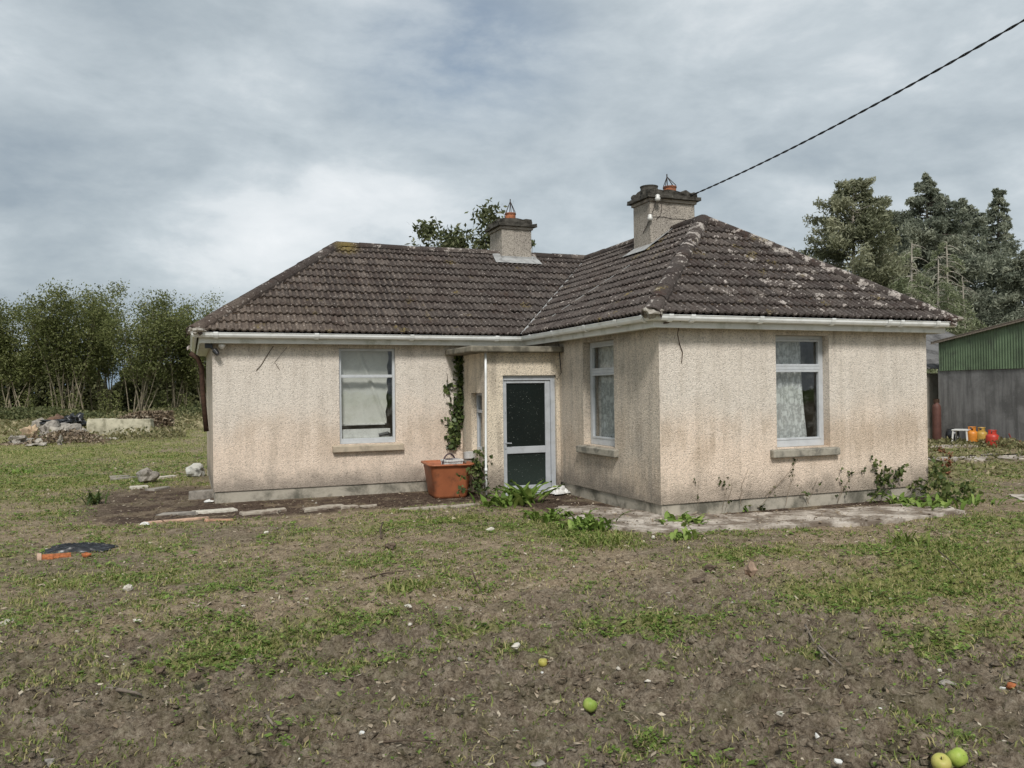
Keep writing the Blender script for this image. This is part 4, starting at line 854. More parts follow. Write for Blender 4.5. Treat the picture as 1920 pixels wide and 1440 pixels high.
p = G(1905, 838); b = MB(); b.tube([(-.5, 0, .06), (0, .1, .10), (.6, .05, .05)], .035, 6); b.tube([(-.1, -.2, .05), (.5, .25, .13)], .03, 6); b.tube([(.0, .1, .12), (-.12, .12, .38)], .02, 6)
sm = b.build('scrap_iron', M_plain('red_oxide_iron', (.25, .06, .05), .8, var=.4)); sm.location = p; tag(sm, 'rusty red scrap iron lying by the shed wall', 'scrap')

# ------------------------------------------------------------------ things by the porch
TUB = empty('planter_tub', (-1.93, 3.74, 0), 'tall orange plastic tub against the wall beside the porch', 'tub', rz=math.radians(-6))
def rrect(hx_, hy, r, n=5):
    P = []
    for cx_, cy_, a0 in ((hx_ - r, hy - r, 0), (-hx_ + r, hy - r, 90), (-hx_ + r, -hy + r, 180), (hx_ - r, -hy + r, 270)):
        for k in range(n + 1): t = math.radians(a0 + 90 * k / n); P.append((cx_ + r * math.cos(t), cy_ + r * math.sin(t)))
    return P
def loft(rings, name, mat, par, smooth=True):
    b = MB(); n = len(rings[0][0])
    for P, z in rings: b.v += [(x, y, z) for x, y in P]
    for a in range(len(rings) - 1):
        for j in range(n): b.f.append((a * n + j, a * n + (j + 1) % n, (a + 1) * n + (j + 1) % n, (a + 1) * n + j)); b.m.append(0)
    b.f.append(tuple(reversed(range(n)))); b.m.append(0); return b.build(name, mat, par, smooth=smooth)
h = .57
loft([(rrect(.265, .36, .08), 0), (rrect(.285, .375, .09), .05), (rrect(.345, .435, .1), h - .09), (rrect(.35, .44, .1), h - .08), (rrect(.355, .445, .1), h - .02), (rrect(.395, .485, .12), h - .015), (rrect(.395, .485, .12), h + .012), (rrect(.345, .435, .1), h + .012), (rrect(.332, .42, .09), h - .05), (rrect(.305, .395, .09), .38)], 'tub_body', MAT_ORANGE, TUB)
b = MB(); P = rrect(.31, .40, .09); b.v = [(x, y, .40) for x, y in P]; b.f = [tuple(range(len(P)))]; b.m = [0]; b.build('compost', M_plain('compost', (.04, .028, .02), .98, var=.5, sc=30), TUB)
BK = empty('plastic_basket', (-1.90, 3.55, .46), 'white slotted plastic basket lying in the orange tub', 'basket', rz=math.radians(12))
b = MB(); q = .15
b.box(-q, q, -.10, .10, 0, .012)
for k in range(13):
    x = -q + .006 + k * (2 * q - .012) / 12
    for y in (-.10, .10): b.box(x - .007, x + .007, y - .005, y + .005, .012, .15)
for k in range(8):
    y = -.09 + k * .18 / 7
    for x in (-q, q): b.box(x - .005, x + .005, y - .007, y + .007, .012, .15)
b.box(-q - .012, q + .012, -.115, -.098, .15, .185); b.box(-q - .012, q + .012, .098, .115, .15, .185); b.box(-q - .012, -q + .008, -.098, .098, .15, .185); b.box(q - .008, q + .012, -.098, .098, .15, .185); b.build('basket_body', MAT_WHITEP, BK, bevel=.003)
b = MB(); b.tube([(-.19 + .14 * (1 - math.cos(t)), .0, .03 + .25 * math.sin(t)) for t in [math.pi * k / 12 for k in range(13)]], .014, 6); b.build('handle', M_plain('plum_strap', (.07, .045, .05), .6), BK, smooth=True)
for k in range(2):
    b = MB(); b.box(-.11 + .1 * k, -.01 + .1 * k, -.06, .05, .10 + .02 * k, .20); b.build('packet', M_plain('packet', [(.10, .08, .09), (.35, .33, .33)][k], .6), BK, bevel=.01)
pp = (-1.50, 3.78, .60); PAN = empty('saucepan', pp, 'battered pale enamel pan hanging beside porch window ledge', 'pan', rz=.4)
PAN.rotation_euler = (math.radians(-12), math.radians(10), .4)
b = MB(); b.lathe([(.09, 0), (.11, .02), (.115, .12), (.122, .125), (.112, .125), (.105, .02), (.0, .012)], n=20, cap=False); b.lathe([(.0, .001), (.09, 0)], n=20, cap=False); b.build('pan_body', MAT_WHITEP, PAN, smooth=True)
b = MB(); b.tube([(.11, 0, .10), (.20, 0, .12), (.30, 0, .15)], [.014, .012, .014], 6); b.build('handle', MAT_BLACKP, PAN)
# bracket the pan stands on: a stub of broken timber under the window
b = MB(); b.box(-1.62, -1.382, 3.70, 3.86, .555, .598); b.build('ledge_board', MAT_WOOD, HOUSE, bevel=.006)

# leafy things
def blade_leaves(C, dirs, L, Wd, droop, rng, seg=5, wave=.0):
    """broad leaves as curved strips; C (n,3), dirs (n,) azimuth"""
    V = []; F = []; T = []
    for c, a, l, w_, d in zip(C, dirs, L, Wd, droop):
        el = rng.uniform(.7, 1.4); p_ = Vector(c); i0 = len(V); tv = rng.uniform(.1, 1); yaw = Vector((math.cos(a), math.sin(a), 0)); sd_ = Vector((-math.sin(a), math.cos(a), 0))
        for k in range(seg + 1):
            t = k / seg; ww = w_ * (math.sin(min(1, t * 1.05 + .12) * math.pi) ** .8) * .5 + .002; cup = Vector((0, 0, ww * .35)); wv = Vector((0, 0, wave * l * math.sin(t * 14 + a)))
            V += [tuple(p_ - sd_ * ww + cup + wv), tuple(p_), tuple(p_ + sd_ * ww + cup - wv)]; T += [tv * .8, tv, tv * .9]
            p_ = p_ + (yaw * math.cos(el) + Vector((0, 0, 1)) * math.sin(el)) * (l / seg); el -= d / seg
        for k in range(seg):
            q = i0 + k * 3; F += [(q, q + 1, q + 4, q + 3), (q + 1, q + 2, q + 5, q + 4)]
    return V, F, T
def rosette(u, v, n, L, Wd, label, name='dock_plant', mat=None, spread=.06, cat='plant', xy=None, group=None, droop=1.5, seed=1):
    p = G(u, v) if xy is None else np.array([xy[0], xy[1], float(Hgt(xy[0], xy[1])) + xy[2]]); r = np.random.default_rng(seed)
    e_ = empty(name, tuple(p), label, cat, group); C = [(r.normal(0, spread), r.normal(0, spread), 0) for _ in range(n)]
    V, F, T = blade_leaves(C, r.uniform(0, 6.28, n), r.uniform(.55, 1.1, n) * L, r.uniform(.7, 1.1, n) * Wd, r.uniform(.6, 1.2, n) * droop, r, wave=.03)
    mesh_np('leaves', V, F, mat or MAT_WEED, e_, {'tv': T}, True); return e_
MAT_TWIGL = M_plain('pale_stem', (.20, .155, .11), .9, var=.3)
def sprawl(pts, label, name='bramble', cat='plant', mat=None, leafs=14, ls=.044, r=.006, seed=1, stem=None, group=None, tv=(0, 1)):
    """arching stems given as world polylines with leaflets along them"""
    base = Vector(pts[0][0]); rg = np.random.default_rng(seed); e_ = empty(name, tuple(base), label, cat, group); b = MB(); C = []
    for P in pts:
        P = [Vector(q) - base for q in P]; D = []; rr_ = r * .6
        for a, c in zip(P, P[1:]): D += [a.lerp(c, k / 4) + Vector(rg.normal(0, .006, 3)) for k in range(4)]
        D.append(P[-1]); b.tube(D, [rr_ * (1 - .6 * k / len(D)) for k in range(len(D))], 5)
        for k in range(leafs):
            q = D[int(len(D) * (.25 + .75 * rg.random()) - .01)]; o_ = Vector(rg.normal(0, ls * .8, 3))
            for z in range(3): C.append(tuple(q + o_ + Vector(rg.normal(0, ls * .45, 3))))
    b.build('stems', stem or MAT_TWIGL, e_)
    if C:
        C = np.array(C); V, F = leaf_quads(C, rg.uniform(.6, 1.2, len(C)) * ls, 1.35, .6, rg); mesh_np('leaves', V, F, mat or MAT_BRAMBLE, e_, {'tv': rep(rg.uniform(*tv, len(C)), 4)})
    return e_
rosette(985, 944, 34, .50, .13, 'big leafy dock plant growing in front of the porch door', seed=2, spread=.10, droop=1.0)
rosette(945, 948, 44, .34, .08, 'bright green weed clump left of the dock plant', seed=3, spread=.15, droop=1.1, name='weed_clump')
rosette(1045, 975, 56, .24, .06, 'low weeds creeping over path edge below door', seed=4, spread=.20, name='weed_clump')
rosette(1105, 990, 60, .28, .06, 'upright weeds at the concrete path corner', seed=5, spread=.18, name='weed_clump')
rosette(1290, 985, 34, .22, .075, 'yellowish weeds at the corner of the east wing', seed=6, spread=.15, name='weed_clump')
rosette(1283, 1010, 26, .20, .06, 'dark weed clump spilling off the path edge', seed=7, spread=.10, name='weed_clump')
rosette(1398, 958, 16, .20, .05, 'small weed at plinth under east window left', seed=8, spread=.05, name='weed_clump')
rosette(1427, 957, 14, .15, .05, 'dark small weed right beside another at the plinth', seed=9, spread=.04, name='weed_clump', mat=MAT_BRAMBLE)
rosette(1720, 950, 60, .30, .07, 'rank weeds at far corner of the east wing', seed=10, spread=.28, name='weed_clump')
rosette(1800, 945, 46, .28, .05, 'bright weeds in the yard beside the house corner', seed=11, spread=.25, name='weed_clump')
rosette(1705, 1020, 60, .20, .022, 'dark green grass tussock on the right of the yard', seed=12, spread=.16, name='grass_tussock', mat=MAT_GRASS, cat='grass tuft', droop=.9)
rosette(1130, 1022, 70, .20, .018, 'tall grass tussock beside the concrete path', seed=13, spread=.2, name='grass_tussock', mat=MAT_GRASS, cat='grass tuft', droop=.8)
rosette(178, 945, 34, .30, .05, 'small yellowing bush left of the house corner', seed=14, spread=.06, name='weed_bush', mat=MAT_BRAMBLE, droop=.7)
rosette(905, 1115, 20, .16, .018, 'tuft of grass around a thin stick', seed=15, spread=.05, name='grass_tussock', mat=MAT_GRASS, cat='grass tuft', droop=.9)
rosette(765, 1108, 60, .13, .012, 'wispy grass tussock in the middle of the yard', seed=16, spread=.14, name='grass_tussock', mat=MAT_GRASS, cat='grass tuft', droop=.8)
rosette(40, 888, 30, .22, .05, 'green weed clump at the left edge of yard', seed=17, spread=.15, name='weed_clump')
# climbers on the east front wall
def fw(x, z, y=-.03): return (x, y, z)
sprawl([[fw(.60, .03), fw(.58, .25), fw(.61, .50)]], 'thin lone seedling against the east front wall', 'climbing_weed', leafs=2, seed=1, r=.004)
sprawl([[fw(1.0, .03), fw(1.06, .3), fw(.95, .55)], [fw(1.04, .05), fw(1.16, .35), fw(1.18, .52)]], 'twiggy climber left of the east window', 'climbing_weed', leafs=3, seed=2, r=.005)
sprawl([[fw(1.30, .10), fw(1.33, .38), fw(1.45, .63)]], 'bare bent brown stem against the east wall', 'climbing_weed', leafs=0, seed=3, r=.008)
sprawl([[fw(1.62, .04), fw(1.95, .35), fw(2.25, .60), fw(2.36, .75)], [fw(2.1, .05), fw(2.25, .45), fw(2.30, .72)], [fw(1.75, .22), fw(2.0, .4), fw(2.2, .5)]], 'bare climber reaching up to the east window sill', 'climbing_weed', leafs=3, seed=4, r=.006)
sprawl([[fw(2.5, .05), fw(2.66, .3), fw(2.72, .45)], [fw(2.55, .05), fw(2.45, .25), fw(2.4, .35)]], 'short twiggy climber right under the east window', 'climbing_weed', leafs=3, seed=5, r=.006)
sprawl([[fw(3.1, .03), fw(3.2, .3), fw(3.12, .62)], [fw(3.1, .05), fw(3.35, .45), fw(3.6, .5)]], 'leafy climber right of the east window', 'climbing_weed', leafs=7, seed=6, r=.006)
sprawl([[fw(3.9, .03, -.1), fw(3.95, .35), fw(3.8, .62)], [fw(3.9, .03, -.1), fw(4.2, .35), fw(4.35, .5)], [fw(3.6, .03, -.15), fw(3.9, .3, -.2), fw(4.1, .45)], [fw(4.0, .0, -.3), fw(4.4, .25, -.3), fw(4.8, .3)]], 'bramble bush at the east end of the front wall', 'bramble', leafs=22, seed=7, r=.008, ls=.06)
sprawl([[fw(4.4, .0, -.5), fw(4.7, .28, -.45), fw(5.0, .25, -.4)], [fw(4.5, 0, -.6), fw(4.9, .22, -.7), fw(5.3, .12, -.6)], [fw(4.6, .0, -.3), fw(4.9, .42, -.2), fw(5.05, .52, -.1)], [fw(4.2, .0, -.6), fw(4.5, .2, -.75), fw(4.8, .1, -.8)]], 'yellow green bramble sprawling past the house corner', 'bramble', leafs=22, seed=8, r=.007, ls=.07, tv=(.3, 1))
q = G(1775, 905); sprawl([[tuple(q), tuple(q + np.array([.02, 0, .3])), tuple(q + np.array([-.05, .05, .62]))], [tuple(q), tuple(q + np.array([.08, 0, .25])), tuple(q + np.array([.12, .0, .52]))]], 'rusty brown dead dock stalk in the back yard', 'dead_dock_stalk', mat=MAT_DOCK, leafs=40, ls=.035, seed=9)
sprawl([[(-1.60, 3.05, 0), (-1.55, 3.0, .22), (-1.62, 2.95, .36)], [(-1.55, 3.1, 0), (-1.75, 2.98, .20), (-2.0, 2.95, .18)], [(-1.5, 3.12, 0), (-1.47, 3.02, .35), (-1.5, 3.3, .55)], [(-1.62, 3.02, 0), (-1.45, 2.98, .15), (-1.35, 2.98, .2)], [(-1.6, 3.0, 0), (-1.7, 3.05, .35), (-1.78, 3.15, .48)]], 'bramble sprouting between the orange tub and porch pipe', leafs=11, ls=.06, seed=10)
sprawl([[(-1.47, 3.5, 0), (-1.45, 3.45, .45), (-1.44, 3.4, .72)], [(-1.48, 3.5, 0), (-1.5, 3.4, .4), (-1.43, 3.3, .62)]], 'dark weed in the corner under the porch window', leafs=20, ls=.07, seed=12)
IVY = empty('ivy', (-1.55, 4.5, .5), 'ivy trail hanging down the west wall beside the porch', 'ivy')
C = []; rg = np.random.default_rng(5)
spine = [(866, 655, 14), (870, 670, 16), (862, 690, 11), (866, 715, 12), (864, 745, 14), (862, 770, 13), (858, 795, 11), (852, 820, 11), (848, 843, 7)]
for (u0, v0, r0), (u1, v1, r1) in zip(spine, spine[1:]):
    for _ in range(95):
        t = rg.random(); u = u0 + (u1 - u0) * t + rg.normal(0, .52) * (r0 + (r1 - r0) * t); v = v0 + (v1 - v0) * t; C.append(at(u, v, 1, 4.53 - abs(rg.normal(0, .05))))
for u0, v0, n_ in ((842, 722, 16), (840, 732, 14), (846, 750, 8), (843, 795, 14), (845, 808, 12), (842, 825, 10), (845, 770, 8)):
    for _ in range(n_): C.append(at(u0 + rg.normal(0, 4), v0 + rg.normal(0, 5), 1, 4.52))
C = np.array(C) - np.array([-1.55, 4.5, .5]); V, F = leaf_quads(C, rg.uniform(.045, .09, len(C)), 1.15, .3, rg)
V[:, 1] = np.minimum(V[:, 1], .042); mesh_np('leaves', V, F, MAT_IVY, IVY, {'tv': rep(rg.uniform(0, 1, len(C)) ** 1.3, 4)})
b = MB(); b.tube([tuple(at(u, v, 1, 4.535) - np.array([-1.55, 4.5, .5])) for u, v, _ in spine], .012, 5); b.tube([tuple(at(u, v, 1, 4.54) - np.array([-1.55, 4.5, .5])) for u, v in ((838, 700), (841, 730), (846, 760), (852, 780))], .005, 5); b.build('stem', MAT_TWIG, IVY)

# rubbish, stones and windfalls on the ground
def crumple(name, u, v, sx_, sy_, h, mat, label, cat, seed, fold=9, rz=0.0, dz=.0):
    p = G(u, v); n = 26; V = []; F = []
    for j in range(n + 1):
        for k in range(n + 1):
            x = k / n - .5; y = j / n - .5; e_ = max(0, 1 - (abs(x) * 2) ** 3) * max(0, 1 - (abs(y) * 2) ** 3)
            q = abs(fbm(np.array([x * fold + seed]), np.array([y * fold * .6]), 3, seed)[0] - .5) * 2; q2 = fbm(np.array([x * 3 + 9]), np.array([y * 3 + seed]), 2, seed + 3)[0]
            w_ = fbm(np.array([x * 4]), np.array([y * 4 + seed]), 2, seed + 9)[0] - .5
            V.append(((x + w_ * .25) * sx_, (y + (q - .5) * .12 + w_ * .2) * sy_, (q2 * 1.1 + (.6 - q) * .9) * h * e_ ** .6 + .004))
    for j in range(n):
        for k in range(n): q = j * (n + 1) + k; F.append((q, q + 1, q + n + 2, q + n + 1))
    o_ = mesh_np(name, V, F, mat, None, smooth=True); o_.location = (p[0], p[1], p[2] + dz); o_.rotation_euler = (0, 0, rz); return tag(o_, label, cat)
crumple('plastic_sheet', 1046, 928, .34, .26, .10, MAT_WHITEP, 'crumpled white plastic sheet at the foot of the porch door', 'plastic', 4, rz=.3, dz=.03)
crumple('plastic_scrap', 960, 925, .18, .12, .05, MAT_WHITEP, 'small white plastic scrap at the left of the doorstep', 'plastic', 6, dz=.03)
crumple('black_sheet', 152, 1030, .74, .36, .060, MAT_BLACKP, 'crumpled black plastic sheet lying on the left of yard', 'plastic', 2, 15, rz=-.25)
p = G(102, 1046); b = MB(); n_ = 14
P = lambda r, x: [(x, r * math.cos(t), r * math.sin(t)) for t in [math.pi * (1.08 * k / n_ - .04) for k in range(n_ + 1)]]
def halfpipe(r0, r1, xa, xb, m):
    rows = [P(r0, xa), P(r0, xb), P(r1, xb), P(r1, xa)]
    for A_, B_ in zip(rows, rows[1:] + rows[:1]):
        for k in range(n_): b.quad(A_[k], A_[k + 1], B_[k + 1], B_[k], m=m)
halfpipe(.055, .045, -.13, .16, 0); halfpipe(.072, .045, -.17, -.13, 1)
pi_ = b.build('clay_pipe', [MAT_BRICK, M_plain('pale_clay', (.55, .38, .28), .8)]); pi_.location = (p[0], p[1], p[2] - .008); pi_.rotation_euler = (.25, .04, .20); tag(pi_, 'broken orange clay pipe with pale collar beside black sheet', 'pipe')
def stone(name, u, v, r, mat, label, cat='stone', seed=1, sub=2, rough=.35, sink=.1, rz=0.0, group=None, tilt=0.0):
    o_ = lump(name, r, seed, mat, None, sub, rough); p = G(u, v); o_.location = (p[0], p[1], p[2] + r[2] * (1 - sink)); o_.rotation_euler = (tilt, 0, rz); return tag(o_, label, cat, group)
stone('clay_shard', 162, 1045, (.05, .03, .03), MAT_BRICK, 'small orange clay shard right of the broken pipe', 'shard', 3)
stone('brick_fragment', 1384, 1283, (.042, .024, .024), MAT_BRICK, 'orange brick fragment in mud beyond the lone green apple', 'brick', 4)
stone('brick_fragment', 1896, 1291, (.036, .020, .018), MAT_BRICK, 'rusty orange brick fragment beside a white shard', 'brick', 5)
stone('stone', 1408, 1080, (.060, .05, .07), M_plain('tan_stone', (.30, .21, .15), .9, var=.3, sc=15), 'tan upright stone chunk out in the bare yard', 'stone', 6)
for k, (u, v, r, lab) in enumerate([(240, 1109, (.04, .022, .035), 'chalky white stone near the left of the yard'), (15, 1168, (.12, .05, .012), 'flat pale flake at left edge of yard'), (257, 1166, (.035, .02, .012), 'small cream stone in the left grass'),
        (968, 1215, (.034, .024, .018), 'rounded cream stone in the centre grass'), (862, 1240, (.02, .015, .016), 'little grey white pebble near yard centre'), (921, 996, (.06, .022, .028), 'white arched shard below the bright weeds'),
        (1468, 1347, (.055, .022, .018), 'pale bone like flat stone in mud'), (1123, 1346, (.032, .02, .014), 'cream stone just below the lone green apple'), (88, 1437, (.035, .024, .018), 'blue grey stone at bottom left'),
        (1012, 1438, (.045, .03, .014), 'grey flat stone at the bottom centre'), (1468, 1180, (.025, .018, .014), 'white pebble up the yard from forked branch'), (1225, 1010, (.026, .018, .02), 'white pebble beside the concrete path edge'),
        (1762, 1260, (.014, .012, .012), 'tiny white pebble right of the forked branch'), (1400, 1238, (.02, .015, .012), 'small buff pebble near grass tuft'), (455, 1140, (.02, .018, .014), 'small ochre pebble left of centre'), (1375, 1136, (.09, .05, .014), 'flat chalky smear of stone in bare yard'),
        (765, 1140, (.045, .02, .016), 'long pale stone in the left middle of yard'), (500, 1000, (.03, .02, .016), 'pale stone near the soil bed'), (730, 1150, (.028, .02, .018), 'grey round stone near the yard centre left'), (1775, 1287, (.045, .03, .02), 'mossy olive stone in the right mud')]):
    stone('stone', u, v, r, MAT_ROCK if 'grey' in lab or 'olive' in lab else MAT_STONE, lab, 'stone', 20 + k, rz=k * 1.3)
def shard(u, v, a, c, label, seed, mat=None, rz=0.0, tilt=.4):
    p = G(u, v); b = MB(); r = random.Random(seed); P = [(a * math.cos(t) * r.uniform(.7, 1), c * math.sin(t) * r.uniform(.7, 1)) for t in [2 * math.pi * k / 7 for k in range(7)]]
    b.v = [(x, y, .0) for x, y in P] + [(x * .95, y * .95, .006 + .3 * x * x / a) for x, y in P]; b.f = [tuple(reversed(range(7))), tuple(range(7, 14))] + [(k, (k + 1) % 7, 7 + (k + 1) % 7, 7 + k) for k in range(7)]; b.m = [0] * 9
    o_ = b.build('white_shard', mat or MAT_PORC); o_.location = (p[0], p[1], p[2] + .014); o_.rotation_euler = (tilt, .2, rz); tag(o_, label, 'shard')
shard(1650, 1335, .015, .012, 'white crumb of plastic in the right mud', 1); shard(1532, 1388, .012, .026, 'upright white shard near the bottom right', 2, tilt=.9); shard(1571, 1434, .026, .016, 'white shell shard at the bottom edge', 3, rz=-.6)
shard(1880, 1296, .028, .008, 'thin white shard touching the rusty brick fragment', 4); shard(678, 1380, .018, .014, 'pale blue white shard in the centre mud', 5); shard(193, 1416, .014, .012, 'bright white shard at the bottom left', 6); shard(1016, 1306 - 40, .012, .01, 'white crumb near the rotten apple', 7)
def apple(u, v, r, label, c1, c2, seed, tilt=(0, 0), bite=False, cat='apple'):
    p = G(u, v); t = material('apple_skin'); P = t.coord(); z = t.xyz(P)[2]
    c = t.mix(t.rng(t.noise(P, 22, 4, .6), .35, .65), c1, c2); c = t.mix(t.rng(t.noise(P, 60, 3, .6), .6, .72, 0, .7), c, (.10, .08, .03)); sk = surf(t, c, .5, None, .3)
    e_ = empty('apple', (p[0], p[1], p[2] + r * .82), label, cat); b = MB()
    pr = [(0, -.72), (.25, -.80), (.6, -.72), (.86, -.42), (.98, 0), (.96, .32), (.80, .66), (.5, .84), (.22, .80), (.06, .62), (0, .58)]
    b.lathe([(a * r, c_ * r) for a, c_ in pr], n=22, cap=False); body = b.build('body', sk, e_, smooth=True)
    b = MB(); b.tube([(0, 0, .6 * r), (.05 * r, 0, 1.05 * r)], .0025, 5); b.build('stalk', MAT_TWIG, e_)
    if bite: o_ = lump('rotten_hole', (r * .45, r * .25, r * .5), seed, M_plain('rotten_flesh', (.10, .03, .015), .8), e_, 2); o_.location = (-r * .55, -r * .62, .1 * r)
    e_.rotation_euler = (tilt[0], tilt[1], seed)
GR1, GR2 = (.20, .29, .045), (.30, .36, .085)
apple(1106, 1334, .042, 'lone bright green apple on bare mud', GR1, GR2, 1, (.5, .3)); apple(1018, 1250, .032, 'half rotten yellow apple with brown hole', (.33, .30, .07), (.45, .40, .10), 2, (.2, .2), True)
apple(1765, 1446, .044, 'yellowish pear shaped apple at the bottom edge', (.38, .38, .09), (.46, .40, .12), 3, (-.4, .3)); apple(1796, 1436, .046, 'green apple touching the yellowish one at bottom edge', (.26, .36, .05), (.36, .42, .09), 4, (.6, -.4)); apple(1540, 1170, .022, 'small yellow apple beyond the forked branch', (.48, .44, .05), (.55, .50, .10), 5, (.3, .3))
def stick(pts, r, name, label, cat='stick', mat=None, group=None):
    P0 = G(*pts[0][0][:2]); b = MB()
    for poly in pts:
        W_ = []
        for q in poly:
            p = G(q[0], q[1]); W_.append((p[0] - P0[0], p[1] - P0[1], p[2] - P0[2] + r * .8 + (q[2] if len(q) > 2 else 0)))
        D = [tuple(Vector(a).lerp(Vector(c), k / 3) + Vector((0, 0, random.uniform(-.3, .5) * r))) for a, c in zip(W_, W_[1:]) for k in range(3)] + [W_[-1]]
        b.tube(D, [r * (1 - .45 * k / len(D)) for k in range(len(D))], 6)
    o_ = b.build(name, mat or MAT_WOOD, smooth=True); o_.location = tuple(P0); tag(o_, label, cat, group)
stick([[(1510, 1180, .02), (1522, 1205, .03), (1528, 1213, .02), (1555, 1235, .02), (1578, 1250)], [(1528, 1213, .02), (1548, 1238, .01), (1567, 1254)]], .009, 'branch', 'grey forked branch lying on the right of the yard', 'branch')
stick([[(195, 1300, .01), (230, 1302, .015), (265, 1307)]], .014, 'stick', 'thick pale stick lying at the left in weeds'); stick([[(715, 1012), (713, 1003, .05), (718, 994, .09)]], .016, 'stump', 'dark stub of stem sticking up from dry grass', 'stump', MAT_TWIG)
stick([[(885, 1097, .12), (897, 1110, .05), (907, 1120)]], .008, 'stick', 'thin dark stick leaning in a grass tuft', mat=MAT_TWIG); stick([[(1760, 1045, .06), (1790, 1065, .03), (1815, 1085)]], .007, 'stick', 'thin bare stick in the bright right grass', mat=MAT_TWIG)
stick([[(680, 1088), (720, 1080, .02), (760, 1072)]], .010, 'stick', 'crooked dark stick across the dry middle yard', mat=MAT_TWIG); stick([[(463, 1418), (500, 1393, .02), (520, 1370, .01)]], .007, 'stick', 'brown twig at the bottom left of centre', mat=MAT_TWIG)
stick([[(500, 1345), (512, 1370, .03), (516, 1378)]], .008, 'stick', 'short pale twig stub in the mud', mat=MAT_WOOD); stick([[(700, 1395), (760, 1397, .02), (830, 1396)]], .006, 'stick', 'long thin twig flat in the bottom mud', mat=MAT_TWIG)
stick([[(1690, 1425), (1740, 1428, .02), (1790, 1422)]], .008, 'stick', 'dark twig passing behind the two apples', mat=MAT_TWIG); stick([[(1580, 1410), (1620, 1412, .03), (1660, 1420)]], .009, 'stick', 'dark rotten twig at the bottom right', mat=MAT_TWIG)
stick([[(1450, 1300), (1500, 1298, .015), (1560, 1290)]], .006, 'stick', 'slim pale straw like twig in right mud')
# clods that stand out
for k, (u, v, r, lab) in enumerate([(1332, 1070, (.06, .045, .03), 'dark clod of earth left of tan stone chunk'), (1310, 1090, (.07, .045, .018), 'crumbling low clod of earth below darker clod'), (730, 1030, (.06, .05, .04), 'brown clod below the dark stub of stem'), (365, 1275, (.03, .025, .022), 'dug earth clod beside a hole at the left'), (300, 1262, (.032, .026, .024), 'dark earth clod in the left weeds')]):
    stone('earth_clod', u, v, r, M_plain('earth', (.115, .085, .060), .97, var=.45, sc=18, bump=.8), lab, 'clod', 50 + k, 3, .6, .2)
MAT_SLAB = M_concrete('soiled_slab', (.42, .37, .30), (.11, .075, .055), .95, 4)
# slabs and blocks round the west corner
def slab(name, u, v, sx_, sy_, h, mat, label, rz, seed, cat='slab', tilt=0.0, dz=.0):
    p = G(u, v); b = MB(); r = random.Random(seed); P = [(sx_ / 2 * a + r.uniform(-.12, .12) * sx_, sy_ / 2 * c + r.uniform(-.12, .12) * sy_) for a, c in ((-1, -1), (0, -1), (1, -1), (1, 0), (1, 1), (0, 1), (-1, 1), (-1, 0))]
    b.v = [(x, y, 0) for x, y in P] + [(x * .98, y * .98, h) for x, y in P]; b.f = [tuple(reversed(range(8))), tuple(range(8, 16))] + [(k, (k + 1) % 8, 8 + (k + 1) % 8, 8 + k) for k in range(8)]; b.m = [0] * 10
    o_ = b.build(name, mat, bevel=.006); o_.location = (p[0], p[1], p[2] - h * .35 + dz); o_.rotation_euler = (tilt, tilt * .5, rz); tag(o_, label, cat); return o_
slab('concrete_block', 378, 934, .42, .22, .20, MAT_ROCK, 'rough grey concrete block by the west gable', .3, 1, 'block'); stone('white_stone', 367, 893, (.20, .17, .15), M_concrete('limed_stone', (.52, .51, .46), (.06, .06, .05), .9, 4), 'white stone with black patches beyond west gable', 'stone', 31, 3, .35, .25)
slab('paving_slab', 400, 960, .60, .22, .05, MAT_STONE, 'pale broken slab at the foot of the west corner', .1, 2); slab('paving_slab', 335, 965, .55, .20, .05, MAT_ROCK, 'blackened slab left of the west corner', -.1, 3)
slab('clay_plank', 330, 977, .75, .10, .04, M_plain('tan_board', (.45, .30, .21), .9, var=.3, sc=12), 'long tan board lying in front of west corner', .12, 4, 'board'); slab('clay_plank', 410, 977, .40, .11, .04, M_plain('pink_board', (.42, .24, .16), .9, var=.3, sc=12), 'short reddish board end touching the tan board', -.25, 5, 'board', .05)
for k, (u, v, a, c, lab) in enumerate([(490, 962, .55, .24, 'grey stepping slab nearest the west corner'), (520, 958, .30, .2, 'small stepping slab joining the grey slab'), (590, 956, .34, .25, 'stepping slab below the west window'), (622, 952, .34, .28, 'pale stepping slab right of the window middle'), (652, 952, .26, .2, 'stepping slab chip in the soil bed'), (690, 951, .30, .10, 'narrow slab half sunk in soil'), (770, 956, .35, .07, 'thin kerb piece along the soil bed'), (815, 953, .45, .08, 'kerb piece before the orange tub'), (868, 950, .5, .10, 'kerb piece at the porch corner')]): slab('paving_slab', u, v, a, c, .045, MAT_SLAB, lab, -.03 + .09 * (k % 3), 30 + k, dz=.004)
for k, (u, v, a, c, lab) in enumerate([(225, 895, .35, .16, 'flat pale stone in the west yard'), (260, 915, .35, .2, 'pale stone slab beside grey rubble'), (235, 898, .5, .12, 'thin white slab behind the weeds'), (310, 896, .6, .14, 'long pale slab pointing at the house'), (300, 918, .45, .2, 'grey slab near the dark soil')]): slab('paving_slab', u, v, a, c, .06, MAT_STONE if k % 2 else MAT_ROCK, lab, .2 * k, 60 + k)
stone('rock', 277, 905, (.22, .18, .16), MAT_ROCK, 'rough grey rock between slabs in west yard', 'rock', 35, 3)
crumple('plastic_scrap', 392, 942, .14, .10, .03, MAT_WHITEP, 'white scrap beside the grey concrete block', 'plastic', 9, dz=.01); crumple('plastic_scrap', 272, 985, .12, .1, .03, MAT_WHITEP, 'white blue scrap left of the tan board', 'plastic', 11, dz=.01)
